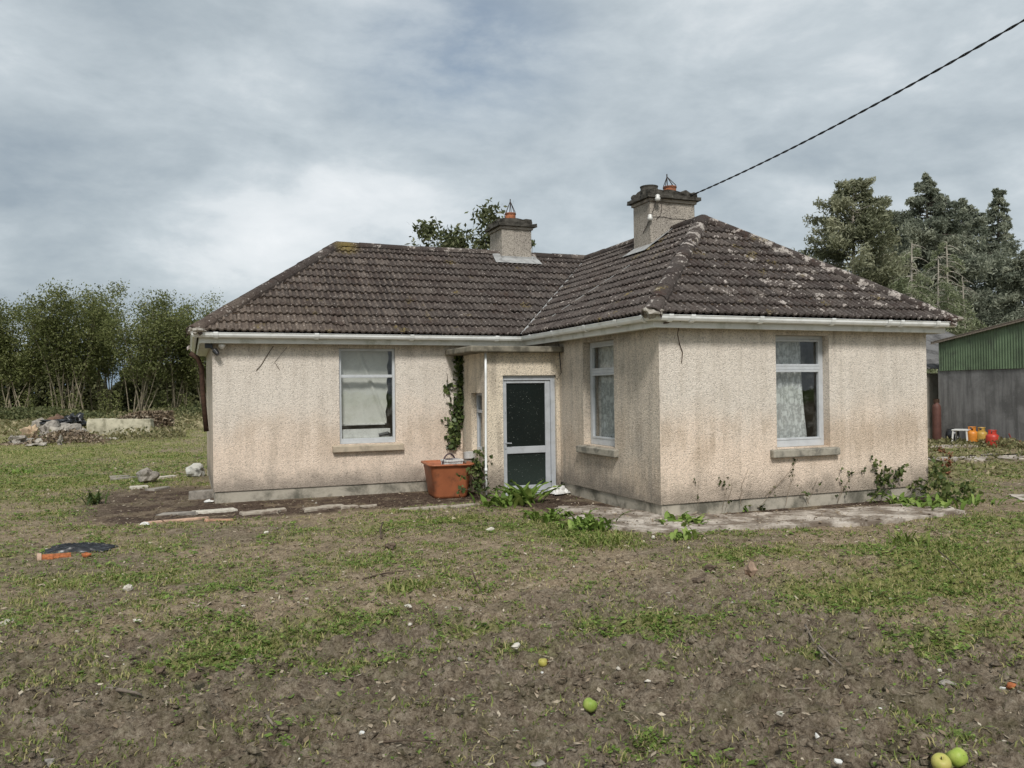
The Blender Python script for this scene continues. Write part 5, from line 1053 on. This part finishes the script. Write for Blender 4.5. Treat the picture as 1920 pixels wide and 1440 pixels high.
# far rubble heap and the stub of cream wall
MAT_RUB = M_concrete('rubble_stone', (.42, .38, .32), (.10, .085, .07), .9, 5)
for k, (u, v, r, mt, lab) in enumerate([(33, 833, (.5, .4, .22), MAT_ROCK, 'dark flat boulder at left end of heap'), (58, 828, (.42, .35, .45), M_plain('tan_boulder', (.42, .31, .20), .9, var=.25, sc=3), 'round tan boulder in the rubble heap'), (72, 836, (.40, .3, .14), MAT_RUB, 'flat pale slab at front of heap'), (92, 826, (.6, .5, .45), MAT_ROCK, 'big grey rock in the middle of heap'), (115, 828, (.45, .4, .4), MAT_RUB, 'pale rock right of big grey rock'), (112, 834, (.3, .12, .2), MAT_RUB, 'small tilted pale stone before the heap'), (80, 818, (.5, .4, .5), MAT_ROCK, 'grey rock behind the tan boulder'), (133, 822, (.5, .4, .42), MAT_ROCK, 'brown grey rock next to black sack'), (150, 820, (.35, .3, .25), MAT_RUB, 'pale stone below the black sack'), (105, 812, (.6, .4, .55), M_plain('brown_spoil', (.16, .10, .07), .95, var=.4, sc=2), 'brown spoil hump at top of heap')]):
    stone('rubble_rock', u, v, (r[0] * .8, r[1] * .8, r[2] * .85), mt, lab, 'rock', 70 + k, 3, .8, .4, rz=k)
p = G(140, 812); o_ = lump('rubbish_sack', (.42, .4, .34), 5, MAT_BLACKP, None, 4, .6, freq=4, smooth=True); o_.location = (p[0], p[1], p[2] + .55); tag(o_, 'black plastic sack on top of the rubble heap', 'sack')
p = G(100, 818); o_ = lump('rubbish_sack', (.60, .35, .13), 8, MAT_BLACKP, None, 4, .6, freq=4, smooth=True); o_.location = (p[0] + .2, p[1], p[2] + .62); tag(o_, 'flattened black plastic draped along the rubble heap', 'sack')
p0 = G(163, 817); p1 = G(282, 817); dv = Vector(p1 - p0); dv.z = 0; u_ = dv.normalized(); n_ = Vector((u_.y, -u_.x, 0))
bm = bmesh.new(); bmesh.ops.create_cube(bm, size=1); bmesh.ops.subdivide_edges(bm, edges=bm.edges[:], cuts=10, use_grid_fill=True)
from mathutils import noise as mn
for v in bm.verts:
    a = (v.co.x + .5) * dv.length; top_ = v.co.z > .49; z = (v.co.z + .5) * (.80 - .05 * a / dv.length); q = Vector(p0) + u_ * a - n_ * (v.co.y + .5) * .35 + Vector((0, 0, z - .05)); q += Vector((mn.noise(q * 3), mn.noise(q * 3 + Vector((5, 0, 0))), mn.noise(q * 4) if top_ else 0)) * .035; v.co = q - Vector(p0)
me = bpy.data.meshes.new('wall_stub'); bm.to_mesh(me); bm.free(); me.materials.append(MAT_BLOCK); o_ = link(bpy.data.objects.new('wall_stub', me)); o_.location = tuple(p0); tag(o_, 'stub of old cream wall overgrown at the end of heap', 'wall')
slab('rubble_slab', 190, 825, 1.1, .4, .12, MAT_STONE, 'flat pale slab before the cream wall stub', .1, 90); slab('rubble_slab', 175, 821, .6, .4, .12, MAT_STONE, 'small pale slab leaning on the wall stub', .4, 91, tilt=.15)
# ------------------------------------------------------------------ trees and hedges
def dirpt(u, Y):                                       # ground point under photo column u at depth Y
    p = at(u, 740, 1, Y); return np.array([p[0], Y, 0.0])
def zat(u, v, Y): return at(u, v, 1, Y)[2]
def broad_tree(name, base, H, spread, nst, nleaf, ls, label, cat, seed, mat, bark, group=None, low=.30, lean=.35, thick=.07, clump=.9, full=1.0):
    rg = np.random.default_rng(seed); e_ = empty(name, tuple(base), label, cat, group); b = MB(); tips = []
    for s in range(nst):
        az = rg.uniform(0, 6.283); h = H * rg.uniform(.72, 1.0); ln = spread * rg.uniform(.25, 1.0) * lean * 2; p0 = Vector((rg.normal(0, .12 * min(nst, 4)), rg.normal(0, .25), -.1)); n = 9; P = []
        bend = rg.uniform(-.5, .5)
        for k in range(n + 1):
            t = k / n; P.append(p0 + Vector((math.cos(az + bend * t) * ln * t ** 1.15, math.sin(az + bend * t) * ln * t ** 1.15, h * t)) + Vector(rg.normal(0, .05 * t + .01, 3)) * (H / 7))
        r0 = thick * rg.uniform(.6, 1.1); b.tube([tuple(q) for q in P], [r0 * (1 - .88 * k / n) for k in range(n + 1)], 6, cap=False)
        for k in range(2, n + 1):
            t = k / n
            if t < low: continue
            for _ in range(int(rg.integers(2, 5))):
                a2 = rg.uniform(0, 6.283); l2 = spread * rg.uniform(.2, .62) * (1.15 - .6 * t); el = rg.uniform(.2, 1.1); d = Vector((math.cos(a2) * math.cos(el), math.sin(a2) * math.cos(el), math.sin(el)))
                q0 = P[k]; q1 = q0 + d * l2 * .5 + Vector(rg.normal(0, .06 * l2, 3)); q2 = q0 + d * l2 + Vector((0, 0, .18 * l2)); b.tube([tuple(q0), tuple(q1), tuple(q2)], [r0 * .30 * (1.1 - t), r0 * .18, r0 * .07], 4, cap=False)
                tips += [q1, q2, q0.lerp(q2, .75)]
        tips.append(P[-1])
    b.build('trunk', bark, e_, smooth=True)
    tips = np.array([tuple(q) for q in tips]); wgt = rg.uniform(.15, 1, len(tips)) ** 1.5; wgt /= wgt.sum(); idx = rg.choice(len(tips), nleaf, p=wgt)
    sig = clump * rg.uniform(.5, 1.2, len(tips))[idx][:, None]; C = tips[idx] + np.clip(rg.normal(0, 1, (nleaf, 3)), -1.7, 1.7) * sig * np.array([.42, .42, .36]) * full
    C = C[C[:, 2] > .25 * H * low]
    ct = rg.uniform(-.25, .25, len(tips)); tv = np.clip(.50 + ct[idx[:len(C)]] + rg.normal(0, .18, len(C)), 0, 1)
    V, F = leaf_quads(C, rg.uniform(.6, 1.3, len(C)) * ls, 2.3, .2, rg); mesh_np('crown', V, F, mat, e_, {'tv': rep(tv, 4)}); return e_
WG = 'willow trees in the far hedgerow'
for k, (u, vtop, Y, nst, sp, nl, lab) in enumerate([(-70, 560, 68, 7, 3.6, 4200, 'willow at the far left end, cut off by frame'), (30, 556, 67, 8, 3.4, 5200, 'leafy willow with pale forked stem at the left'), (128, 528, 66, 10, 3.3, 6200, 'dense tall willow left of the hedge gap'),
        (200, 528, 70, 8, 2.7, 3800, 'tallest thin willow standing over the blue hill gap'), (262, 548, 64, 9, 3.6, 4300, 'open willow with pale fanning stems behind wall stub'), (330, 545, 66, 9, 3.0, 4000, 'sparse willow just left of the house corner'), (392, 580, 65, 8, 2.8, 4200, 'lower willow half hidden by the west gable')]):
    p = dirpt(u, Y); broad_tree('willow_tree', p, zat(u, vtop, Y) * .90, sp, int(nst * 1.5), int(nl * 3.5), .100, lab, 'tree', 100 + k, MAT_WILLOW, MAT_BARK, WG, .34, .52, .068, 1.2)
# the dark hedge seen between their stems, and the brambles at its foot
rg = np.random.default_rng(77); HG = empty('hedge', (-12, 78, 0), 'dark overgrown hedge behind the willow stems', 'hedge')
n = 64000; X = rg.uniform(-34, 10, n); top = 3.5 + 3.0 * fbm(X * .23, X * 0 + 3, 4, 6) - 2.2 * np.exp(-((X - (dirpt(207, 78)[0])) / .9) ** 2); top = np.where(np.abs(X - dirpt(212, 78)[0]) < .7, np.minimum(top, 3.0), top)
Z = top * rg.uniform(0, 1, n) ** .8; C = np.stack([X, 78 + rg.normal(0, .9, n), Z], 1) - np.array([-12, 78, 0]); V, F = leaf_quads(C, rg.uniform(.14, .30, n), 1.8, .3, rg); mesh_np('foliage', V, F, MAT_HEDGE, HG, {'tv': rep(np.clip(rg.normal(.4, .22, n), 0, 1), 4)})
b = MB()
for k in range(90):
    x = rg.uniform(-22, 22); h = rg.uniform(2, 5); b.tube([(x, rg.normal(0, .6), -.1), (x + rg.normal(0, .4), rg.normal(0, .6), h * .6), (x + rg.normal(0, .8), rg.normal(0, .6), h)], [.05, .035, .012], 5, cap=False)
b.build('stems', MAT_BARKD, HG)
MAT_MIXED = M_leaf('mixed_dry_weeds', (.075, .085, .030), (.20, .185, .085), (.40, .34, .21), .2)
MAT_UNDER = M_leaf('hedge_bottom_weeds', (.045, .055, .022), (.115, .130, .050), (.25, .23, .12), .2)
def scrub(name, X, Y, Z, ls, mat, nm, tvm=.5, seed=3, asp=1.4):
    r = np.random.default_rng(seed); C = np.stack([X, Y, Z], 1); V, F = leaf_quads(C, r.uniform(.6, 1.3, len(C)) * ls, asp, .5, r); o_ = mesh_np(name, V, F, mat, None, {'tv': rep(np.clip(r.normal(tvm, .22, len(C)), 0, 1), 4)}); o_['kind'] = 'stuff'; return o_
n = 30000; X = rg.uniform(-32, 6, n); Y = 60 + rg.normal(0, 2.2, n); hh = .25 + 1.25 * fbm(X * .35, Y * .3, 3, 15); dip = np.exp(-((X - dirpt(215, 60)[0]) / 3.2) ** 2); scrub('undergrowth', X, Y, hh * (1 - .65 * dip) * rg.uniform(0, 1, n), .14, MAT_UNDER, '', .45)
n = 16000; X = rg.uniform(-32, 6, n); Y = 58 - np.abs(rg.normal(0, 6, n)); hh = (.10 + .75 * sstep(fbm(X * .5, Y * .35, 3, 35), .42, .68)) * np.clip((Y - 38) / 18, .15, 1); scrub('undergrowth', X, Y, hh * rg.uniform(0, 1, n), .12, MAT_MIXED, '', .42, 13, 2.0)
n = 6500; X = rg.uniform(-12.5, -6.2, n); Y = 30 + rg.normal(0, 1.2, n) + rg.uniform(-3, 1.5, n); hh = .06 + .55 * sstep(fbm(X * .6, Y * .5, 3, 16), .35, .7); scrub('rubble_weeds', X, Y, hh * .8 * rg.uniform(0, 1, n), .085, MAT_MIXED, '', .55, 4)
n = 5200; w0 = np.array(G(165, 814)); w1_ = np.array(G(292, 812)); t = np.clip(rg.normal(.82, .28, n), -.02, 1.2); Q = w0 + (w1_ - w0) * t[:, None]; scrub('dead_creeper', Q[:, 0] + rg.normal(0, .1, n), Q[:, 1] - .12 + rg.uniform(-.35, .1, n), (.95 * rg.uniform(0, 1, n)) * np.clip(.25 + t * 1.1, .2, 1.1), .07, MAT_DRY, '', .45, 6, 3.2)
n = 4200; X = rg.uniform(-12.6, -9.0, n); Y = rg.normal(26.6, .9, n); r_ = np.random.default_rng(5); scrub('rubble_crumbs', X, Y, (.05 + .42 * np.exp(-((X + 10.6) / .9) ** 2)) * rg.uniform(0, 1, n), .085, MAT_DRY, '', .38, 21, 1.3)
n = 5200; X = rg.uniform(5.4, 16, n); Y = rg.uniform(-.6, 8.2, n); q_ = fbm(X * .9, Y * .9, 3, 71); kp = (rg.random(n) < sstep(q_, .40, .62)) & (X > 5.3); scrub('yard_weeds', X[kp], Y[kp], (.05 + .28 * sstep(q_[kp], .45, .7)) * rg.uniform(0, 1, kp.sum()), .05, MAT_MIXED, '', .5, 23, 2.4)
n = 2600; X = rg.uniform(15.2, 16.5, n); Y = rg.uniform(5.5, 9.2, n); scrub('yard_weeds', X, Y, .30 * rg.uniform(0, 1, n) * fbm(X * 2, Y * 2, 2, 3), .05, MAT_MIXED, '', .4, 24, 2.4)
# thin leafy shoots low between the stems
n = 9000; X = rg.uniform(-27, -2, n); q_ = fbm(X * 1.1, X * 0 + 1, 3, 61); Y = 66 + rg.normal(0, 1.2, n); Zt = (.8 + 2.2 * q_) * rg.uniform(0, 1, n); kp = rg.random(n) < sstep(q_, .38, .6); scrub('hedge_shoots', X[kp], Y[kp], Zt[kp], .085, MAT_WILLOW, '', .55, 8, 2.4)
n = 9000; X = rg.uniform(-30, -4, n); Y = rg.uniform(34, 58, n); scrub('dry_field_grass', X, Y, rg.uniform(0, .22, n), .10, MAT_MIXED, '', .6, 9, 2.8)
# orchard tree behind the roof
p = at(852, 470, 1, 12.2); OT = broad_tree('orchard_tree', (p[0], 12.2, 0), zat(870, 398, 12.2), 1.0, 6, 7000, .075, 'leafy fruit tree rising behind the roof ridge', 'tree', 140, MAT_APPLE_LEAF, MAT_BARKD, None, .45, .28, .07, .52)
p = at(1000, 470, 1, 11.5); broad_tree('orchard_tree', (p[0], 11.5, 0), zat(1000, 452, 11.5), .12, 2, 150, .07, 'slim leafy shoot beside the west chimney', 'tree', 141, MAT_APPLE_LEAF, MAT_BARKD, None, .6, .2, .03, .20)
p = at(822, 470, 1, 11.8); broad_tree('orchard_tree', (p[0], 11.8, 0), zat(815, 452, 11.8), .45, 3, 260, .075, 'thin low branches left of the fruit tree', 'tree', 142, MAT_APPLE_LEAF, MAT_BARKD, None, .6, .2, .03, .20)
def conifer(name, base, H, R, nb, per, ls, label, seed, mat, bark, prof, droop=.25, up=.0, ragged=.35, group='conifers beyond the shed', cb=.12, leanx=0.0, topbare=0.0, tvm=.56):
    rg = np.random.default_rng(seed); e_ = empty(name, tuple(base), label, 'tree', group); b = MB(); C = []; S = []; T = []
    tr = lambda t: Vector((leanx * t * t * H + .12 * math.sin(t * 5 + seed), .1 * math.cos(t * 4 + seed), H * t))
    b.tube([tuple(tr(k / 10)) for k in range(11)], [.20 * (H / 12) * (1 - .9 * k / 10) + .01 for k in range(11)], 7, cap=False)
    for k in range(nb):
        t = cb + (1 - cb) * (k + rg.random()) / nb; 
        if t > 1: continue
        L = R * prof(t) * rg.uniform(1 - ragged, 1 + ragged * .6); az = rg.uniform(0, 6.283); el = up + rg.uniform(-.15, .25) - .1; p0 = tr(t); P = []
        for j in range(6):
            s = j / 5; P.append(p0 + Vector((math.cos(az) * L * s * math.cos(el), math.sin(az) * L * s * math.cos(el), L * s * math.sin(el) - droop * L * s * s + .18 * L * max(0, s - .7))))
        b.tube([tuple(q) for q in P], [.035 * (1 - .8 * j / 5) * (H / 12) for j in range(6)], 4, cap=False)
        if t > 1 - topbare and rg.random() < .8: continue
        m = int(per * 6.6 * (.3 + L / R)); ctv = rg.normal(0, .20)
        for _ in range(m):
            s = rg.uniform(.15, 1.0) ** .75; i = min(4, int(s * 5)); q = P[i].lerp(P[i + 1], s * 5 - i); wd = .31 * L * (1.05 - s) + .06
            sd_ = Vector((-math.sin(az), math.cos(az), 0)); off = rg.normal(0, wd * .6); C.append(tuple(q + sd_ * off + Vector((0, 0, -abs(rg.normal(0, .07 + .06 * L)) - .18 * abs(off))) + Vector(rg.normal(0, .03 + .025 * L, 3)))); T.append(tvm + ctv + rg.normal(0, .12) + .34 * (s - .55))
    b.build('trunk', bark, e_, smooth=True); C = np.array(C); V, F = leaf_quads(C, rg.uniform(.6, 1.3, len(C)) * ls * .29, 3.2, -.6, rg); mesh_np('crown', V, F, mat, e_, {'tv': rep(np.clip(T, 0, 1), 4)}); return e_
pr_spruce = lambda t: (1.02 - t) ** .85
pr_pine = lambda t: max(.12, math.sin(min(1, t * 1.02) * math.pi * .93)) ** .8
Yc = 30
def cbase(u, Y): return dirpt(u, Y)
conifer('pine_tree', cbase(1600, Yc), zat(1628, 343, Yc), 3.6, 165, 50, .30, 'open scruffy pine at left of the conifer group', 201, MAT_PINE, MAT_BARKP, pr_pine, .12, .25, .5, cb=.18, leanx=.02, tvm=.5)
conifer('spruce_tree', cbase(1745, Yc + 2), zat(1742, 328, Yc + 2), 5.6, 175, 70, .32, 'tallest dark spruce in the middle of the conifers', 202, MAT_CONIFER, MAT_BARKD, lambda t: (.35 + .65 * (1 - t) ** .6) * min(1, (1.03 - t) / .26), .22, .12, .4, cb=.2)
conifer('spruce_tree', cbase(1812, Yc + 4), zat(1812, 372, Yc + 4), 5.2, 165, 65, .32, 'dark spruce right of the tallest one', 203, MAT_CONIFER, MAT_BARKD, lambda t: (.3 + .7 * (1 - t) ** .55) * min(1, (1.03 - t) / .22), .2, .1, .4, cb=.25)
conifer('spruce_tree', cbase(1878, Yc + 6), zat(1878, 352, Yc + 6), 4.4, 150, 55, .30, 'narrow pointed spruce near the right edge', 204, MAT_CONIFER, MAT_BARKD, lambda t: .9 * (1.04 - t) ** .9 + .04, .25, .1, .3, cb=.15)
conifer('spruce_tree', cbase(1925, Yc - 4), zat(1925, 470, Yc - 4), 3.9, 130, 60, .27, 'green low spruce at right edge above the shed', 205, MAT_CONIFER, MAT_BARKD, lambda t: .95 * (1.04 - t) ** .6 + .04, .3, .1, .35, cb=.08, tvm=.6)
conifer('spruce_tree', cbase(1690, Yc + 5), zat(1690, 400, Yc + 5), 4.2, 130, 50, .30, 'shorter grey green spruce between pine and tallest spruce', 207, MAT_PINE, MAT_BARKD, lambda t: .3 + .7 * (1 - t) ** .6, .2, .1, .45, cb=.15)
conifer('spruce_tree', cbase(1985, Yc), zat(1985, 420, Yc), 4.0, 80, 50, .32, 'spruce cut off by the right edge of picture', 206, MAT_CONIFER, MAT_BARKD, pr_spruce, .3, .1, .35)
Yd = 21
for k, (u, vt, R_, nb, lab, tb) in enumerate([(1714, 455, 2.1, 60, 'pale dying spruce with a bare white top, leftmost', .16), (1762, 480, 2.0, 62, 'pale dying spruce between two bare topped ones', .2), (1778, 455, 2.1, 60, 'pale dying spruce with the tallest bare stem', .26), (1808, 520, 1.8, 44, 'stunted pale spruce at right of the dying ones', .3)]):
    conifer('dying_spruce_tree', cbase(u, Yd + k * .7), zat(u, vt, Yd + k * .7), R_, nb, 34, .17, lab, 210 + k, MAT_SPRUCE, MAT_BARKP, lambda t: .25 + .75 * (1 - t) ** .6, .75, .30, .3, 'dying spruces behind the shed', .3, 0, tb, .5)
# ------------------------------------------------------------------ ground cover
def yard_points(n, seed, r0=3.3, r1=45, half=.74):
    r = np.random.default_rng(seed); R = np.exp(r.uniform(math.log(r0), math.log(r1), n)); a = math.atan2(FV[0], FV[1]) + r.uniform(-half, half, n); x = CAM[0] + R * np.sin(a); y = CAM[1] + R * np.cos(a)
    inh = ((x > XL - .03) & (x < WX + .03) & (y > YL - .03) & (y < YB)) | ((x > -.03) & (x < WX + .03) & (y > -.03) & (y < YB)) | ((x > XP - .02) & (x < .1) & (y > YP - .02) & (y < YL + .1)) | (x > SX - .1)
    return x[~inh], y[~inh], R[~inh], r
def onpath(x, y):
    from mathutils.geometry import intersect_point_tri_2d
    inside = np.zeros(len(x), bool); P = np.array(path); j = len(P) - 1
    for i in range(len(P)):
        c = ((P[i, 1] > y) != (P[j, 1] > y)) & (x < (P[j, 0] - P[i, 0]) * (y - P[i, 1]) / (P[j, 1] - P[i, 1] + 1e-12) + P[i, 0]); inside ^= c; j = i
    return inside
# grass blades
x, y, R, r = yard_points(300000, 301); gm, dm, lm, fm = masks(x, y); pt = onpath(x, y)
keep = (r.random(len(x)) < np.clip((gm - .06) * .95 * (.25 + 1.5 * sstep(fbm(x * 7, y * 7, 3, 91), .35, .65)), 0.01, 1)) & ~(pt & (r.random(len(x)) < .86)) & (lm < .6); x, y, R, gm = x[keep], y[keep], R[keep], gm[keep]
nb_ = 3; xs = np.repeat(x, nb_) + r.normal(0, 1, len(x) * nb_) * np.repeat(.010 + R * .0022, nb_); ys = np.repeat(y, nb_) + r.normal(0, 1, len(x) * nb_) * np.repeat(.010 + R * .0022, nb_); gmr = np.repeat(gm, nb_); Rr = np.repeat(R, nb_)
n = len(xs); z = Hgt(xs, ys); h = (.008 + .026 * r.random(n) ** 2.2 + .026 * gmr * r.random(n)) * (1 + .012 * Rr); wd = (.0016 + .0018 * r.random(n)) * (1 + .10 * Rr); a = r.uniform(0, 6.283, n); le = r.uniform(.4, 2.4, n) * h; ca, sa = np.cos(a), np.sin(a)
B0 = np.stack([xs - sa * wd, ys + ca * wd, z - .003], 1); B1 = np.stack([xs + sa * wd, ys - ca * wd, z - .003], 1); M0 = np.stack([xs + ca * le * .35 - sa * wd * .8, ys + sa * le * .35 + ca * wd * .8, z + h * .65], 1); M1 = np.stack([xs + ca * le * .35 + sa * wd * .8, ys + sa * le * .35 - ca * wd * .8, z + h * .65], 1); TP = np.stack([xs + ca * le, ys + sa * le, z + h * .9], 1)
V = np.stack([B0, B1, M1, M0, TP], 1).reshape(-1, 3); ix = np.arange(n)[:, None] * 5; F = np.concatenate([ix + np.array([0, 1, 2]), ix + np.array([0, 2, 3]), ix + np.array([3, 2, 4])], 0)
tvb = np.clip(.50 + .40 * (gmr - .4) * -.3 + r.normal(0, .2, n), 0, 1); tvb = np.where(r.random(n) < .26, 1.0, tvb); mesh_np('grass', V, F, MAT_GRASS, None, {'tv': rep(tvb, 5)})['kind'] = 'stuff'
# small broad leaved weeds hugging the soil
x, y, R, r = yard_points(120000, 302); gm, dm, lm, fm = masks(x, y); wn = fbm(x * 1.7 + 4, y * 1.7, 3, 41); pt = onpath(x, y); keep = (r.random(len(x)) < np.clip((gm - .16) * 1.5, 0.012, 1) * (.12 + .88 * sstep(wn, .40, .58))) & ~pt & (lm < .5) & (R < 26); x, y, R = x[keep], y[keep], R[keep]
k_n = 5; xs = np.repeat(x, k_n) + r.normal(0, .022, len(x) * k_n); ys = np.repeat(y, k_n) + r.normal(0, .022, len(x) * k_n); Rr = np.repeat(R, k_n); C = np.stack([xs, ys, Hgt(xs, ys) + r.uniform(.006, .030, len(xs))], 1); n = len(C); a = r.uniform(0, 6.283, n); s = r.uniform(.004, .013, n) * (1 + .07 * Rr) * np.where(r.random(n) < .08, 1.8, 1); tz = r.uniform(-.2, .5, n)
d1 = np.stack([np.cos(a), np.sin(a), tz], 1) * s[:, None]; d2 = np.stack([-np.sin(a), np.cos(a), r.uniform(-.3, .3, n)], 1) * s[:, None] * .62
V = np.stack([C - d1, C + d2 + d1 * .1, C + d1, C - d2 + d1 * .1], 1).reshape(-1, 3); mesh_np('weeds', V, np.arange(4 * n).reshape(n, 4), MAT_WEED, None, {'tv': rep(np.clip(r.normal(.45, .22, n), 0, 1), 4)})['kind'] = 'stuff'
# straw, dead leaves and chips
x, y, R, r = yard_points(150000, 303, r1=26); gm, dm, lm, fm = masks(x, y); keep = r.random(len(x)) < np.clip(.30 + .6 * dm + .5 * lm, 0, 1); x, y, R, lm = x[keep], y[keep], R[keep], lm[keep]; n = len(x); pt = onpath(x, y)
L = (.004 + .020 * r.random(n) ** 3.5) * (1 + .05 * R); Wd = L * r.uniform(.10, .6, n); a = r.uniform(0, 6.283, n); z = np.where(pt, .05, Hgt(x, y) + .004); C = np.stack([x, y, z], 1)
d1 = np.stack([np.cos(a), np.sin(a), r.normal(0, .22, n)], 1) * L[:, None]; d2 = np.stack([-np.sin(a), np.cos(a), r.normal(0, .3, n)], 1) * Wd[:, None]; lift = np.abs(d1[:, 2]) + np.abs(d2[:, 2]); C[:, 2] += lift * .8
V = np.stack([C - d1, C + d2, C + d1, C - d2], 1).reshape(-1, 3); tv = np.clip(r.beta(1.5, 2.0, n) * 1.05, 0, 1); tv = np.where(r.random(n) < .5 * lm, tv * .35, tv); mesh_np('leaf_litter', V, np.arange(4 * n).reshape(n, 4), MAT_DRY, None, {'tv': rep(tv, 4)})['kind'] = 'stuff'
# crumbs of earth and small stones
def crumbs(name, n, seed, smin, smax, mat, pfun, r1=14):
    x, y, R, r = yard_points(n, seed, r1=r1); m = masks(x, y); keep = (r.random(len(x)) < pfun(x, y, R, *m)) & ~onpath(x, y); x, y, R = x[keep], y[keep], R[keep]; n = len(x)
    ph = (1 + 5 ** .5) / 2; O = np.array([(-1, ph, 0), (1, ph, 0), (-1, -ph, 0), (1, -ph, 0), (0, -1, ph), (0, 1, ph), (0, -1, -ph), (0, 1, -ph), (ph, 0, -1), (ph, 0, 1), (-ph, 0, -1), (-ph, 0, 1)], float) / 1.9
    FO = np.array([(0, 11, 5), (0, 5, 1), (0, 1, 7), (0, 7, 10), (0, 10, 11), (1, 5, 9), (5, 11, 4), (11, 10, 2), (10, 7, 6), (7, 1, 8), (3, 9, 4), (3, 4, 2), (3, 2, 6), (3, 6, 8), (3, 8, 9), (4, 9, 5), (2, 4, 11), (6, 2, 10), (8, 6, 7), (9, 8, 1)])
    s = smin + (smax - smin) * r.random(n) ** 3; D = O[None] * (1 + r.normal(0, .42, (n, 12, 3))); sc = s[:, None] * np.stack([r.uniform(.8, 1.5, n), r.uniform(.8, 1.3, n), r.uniform(.35, .8, n)], 1); a = r.uniform(0, 6.283, n); ca, sa = np.cos(a)[:, None], np.sin(a)[:, None]; D = D * sc[:, None, :]
    X = D[..., 0] * ca - D[..., 1] * sa + x[:, None]; Y = D[..., 0] * sa + D[..., 1] * ca + y[:, None]; Z = D[..., 2] + (Hgt(x, y) + s * .15)[:, None]
    mesh_np(name, np.stack([X, Y, Z], -1).reshape(-1, 3), (FO[None] + (np.arange(n) * 12)[:, None, None]).reshape(-1, 3), mat, None, {'tv': rep(np.clip(r.normal(.5, .25, n), 0, 1), 12)})['kind'] = 'stuff'
MAT_CRUMB = M_leaf('earth_crumb', (.075, .055, .038), (.165, .125, .088), (.28, .225, .165), 0, .95, .1)
crumbs('earth_crumbs', 34000, 304, .003, .026, MAT_GROUND, lambda x, y, R, gm, dm, lm, fm: np.clip(.7 - gm * .8 - .45 * sstep(R, 5.5, 8), .04, 1) * sstep(fbm(x * 2.5, y * 2.5, 2, 55), .38, .6))
crumbs('pebbles', 1500, 305, .004, .020, M_leaf('pebble', (.20, .17, .13), (.40, .36, .29), (.66, .62, .54), 0, .9, .1), lambda x, y, R, gm, dm, lm, fm: .45 + 0 * x, 22)
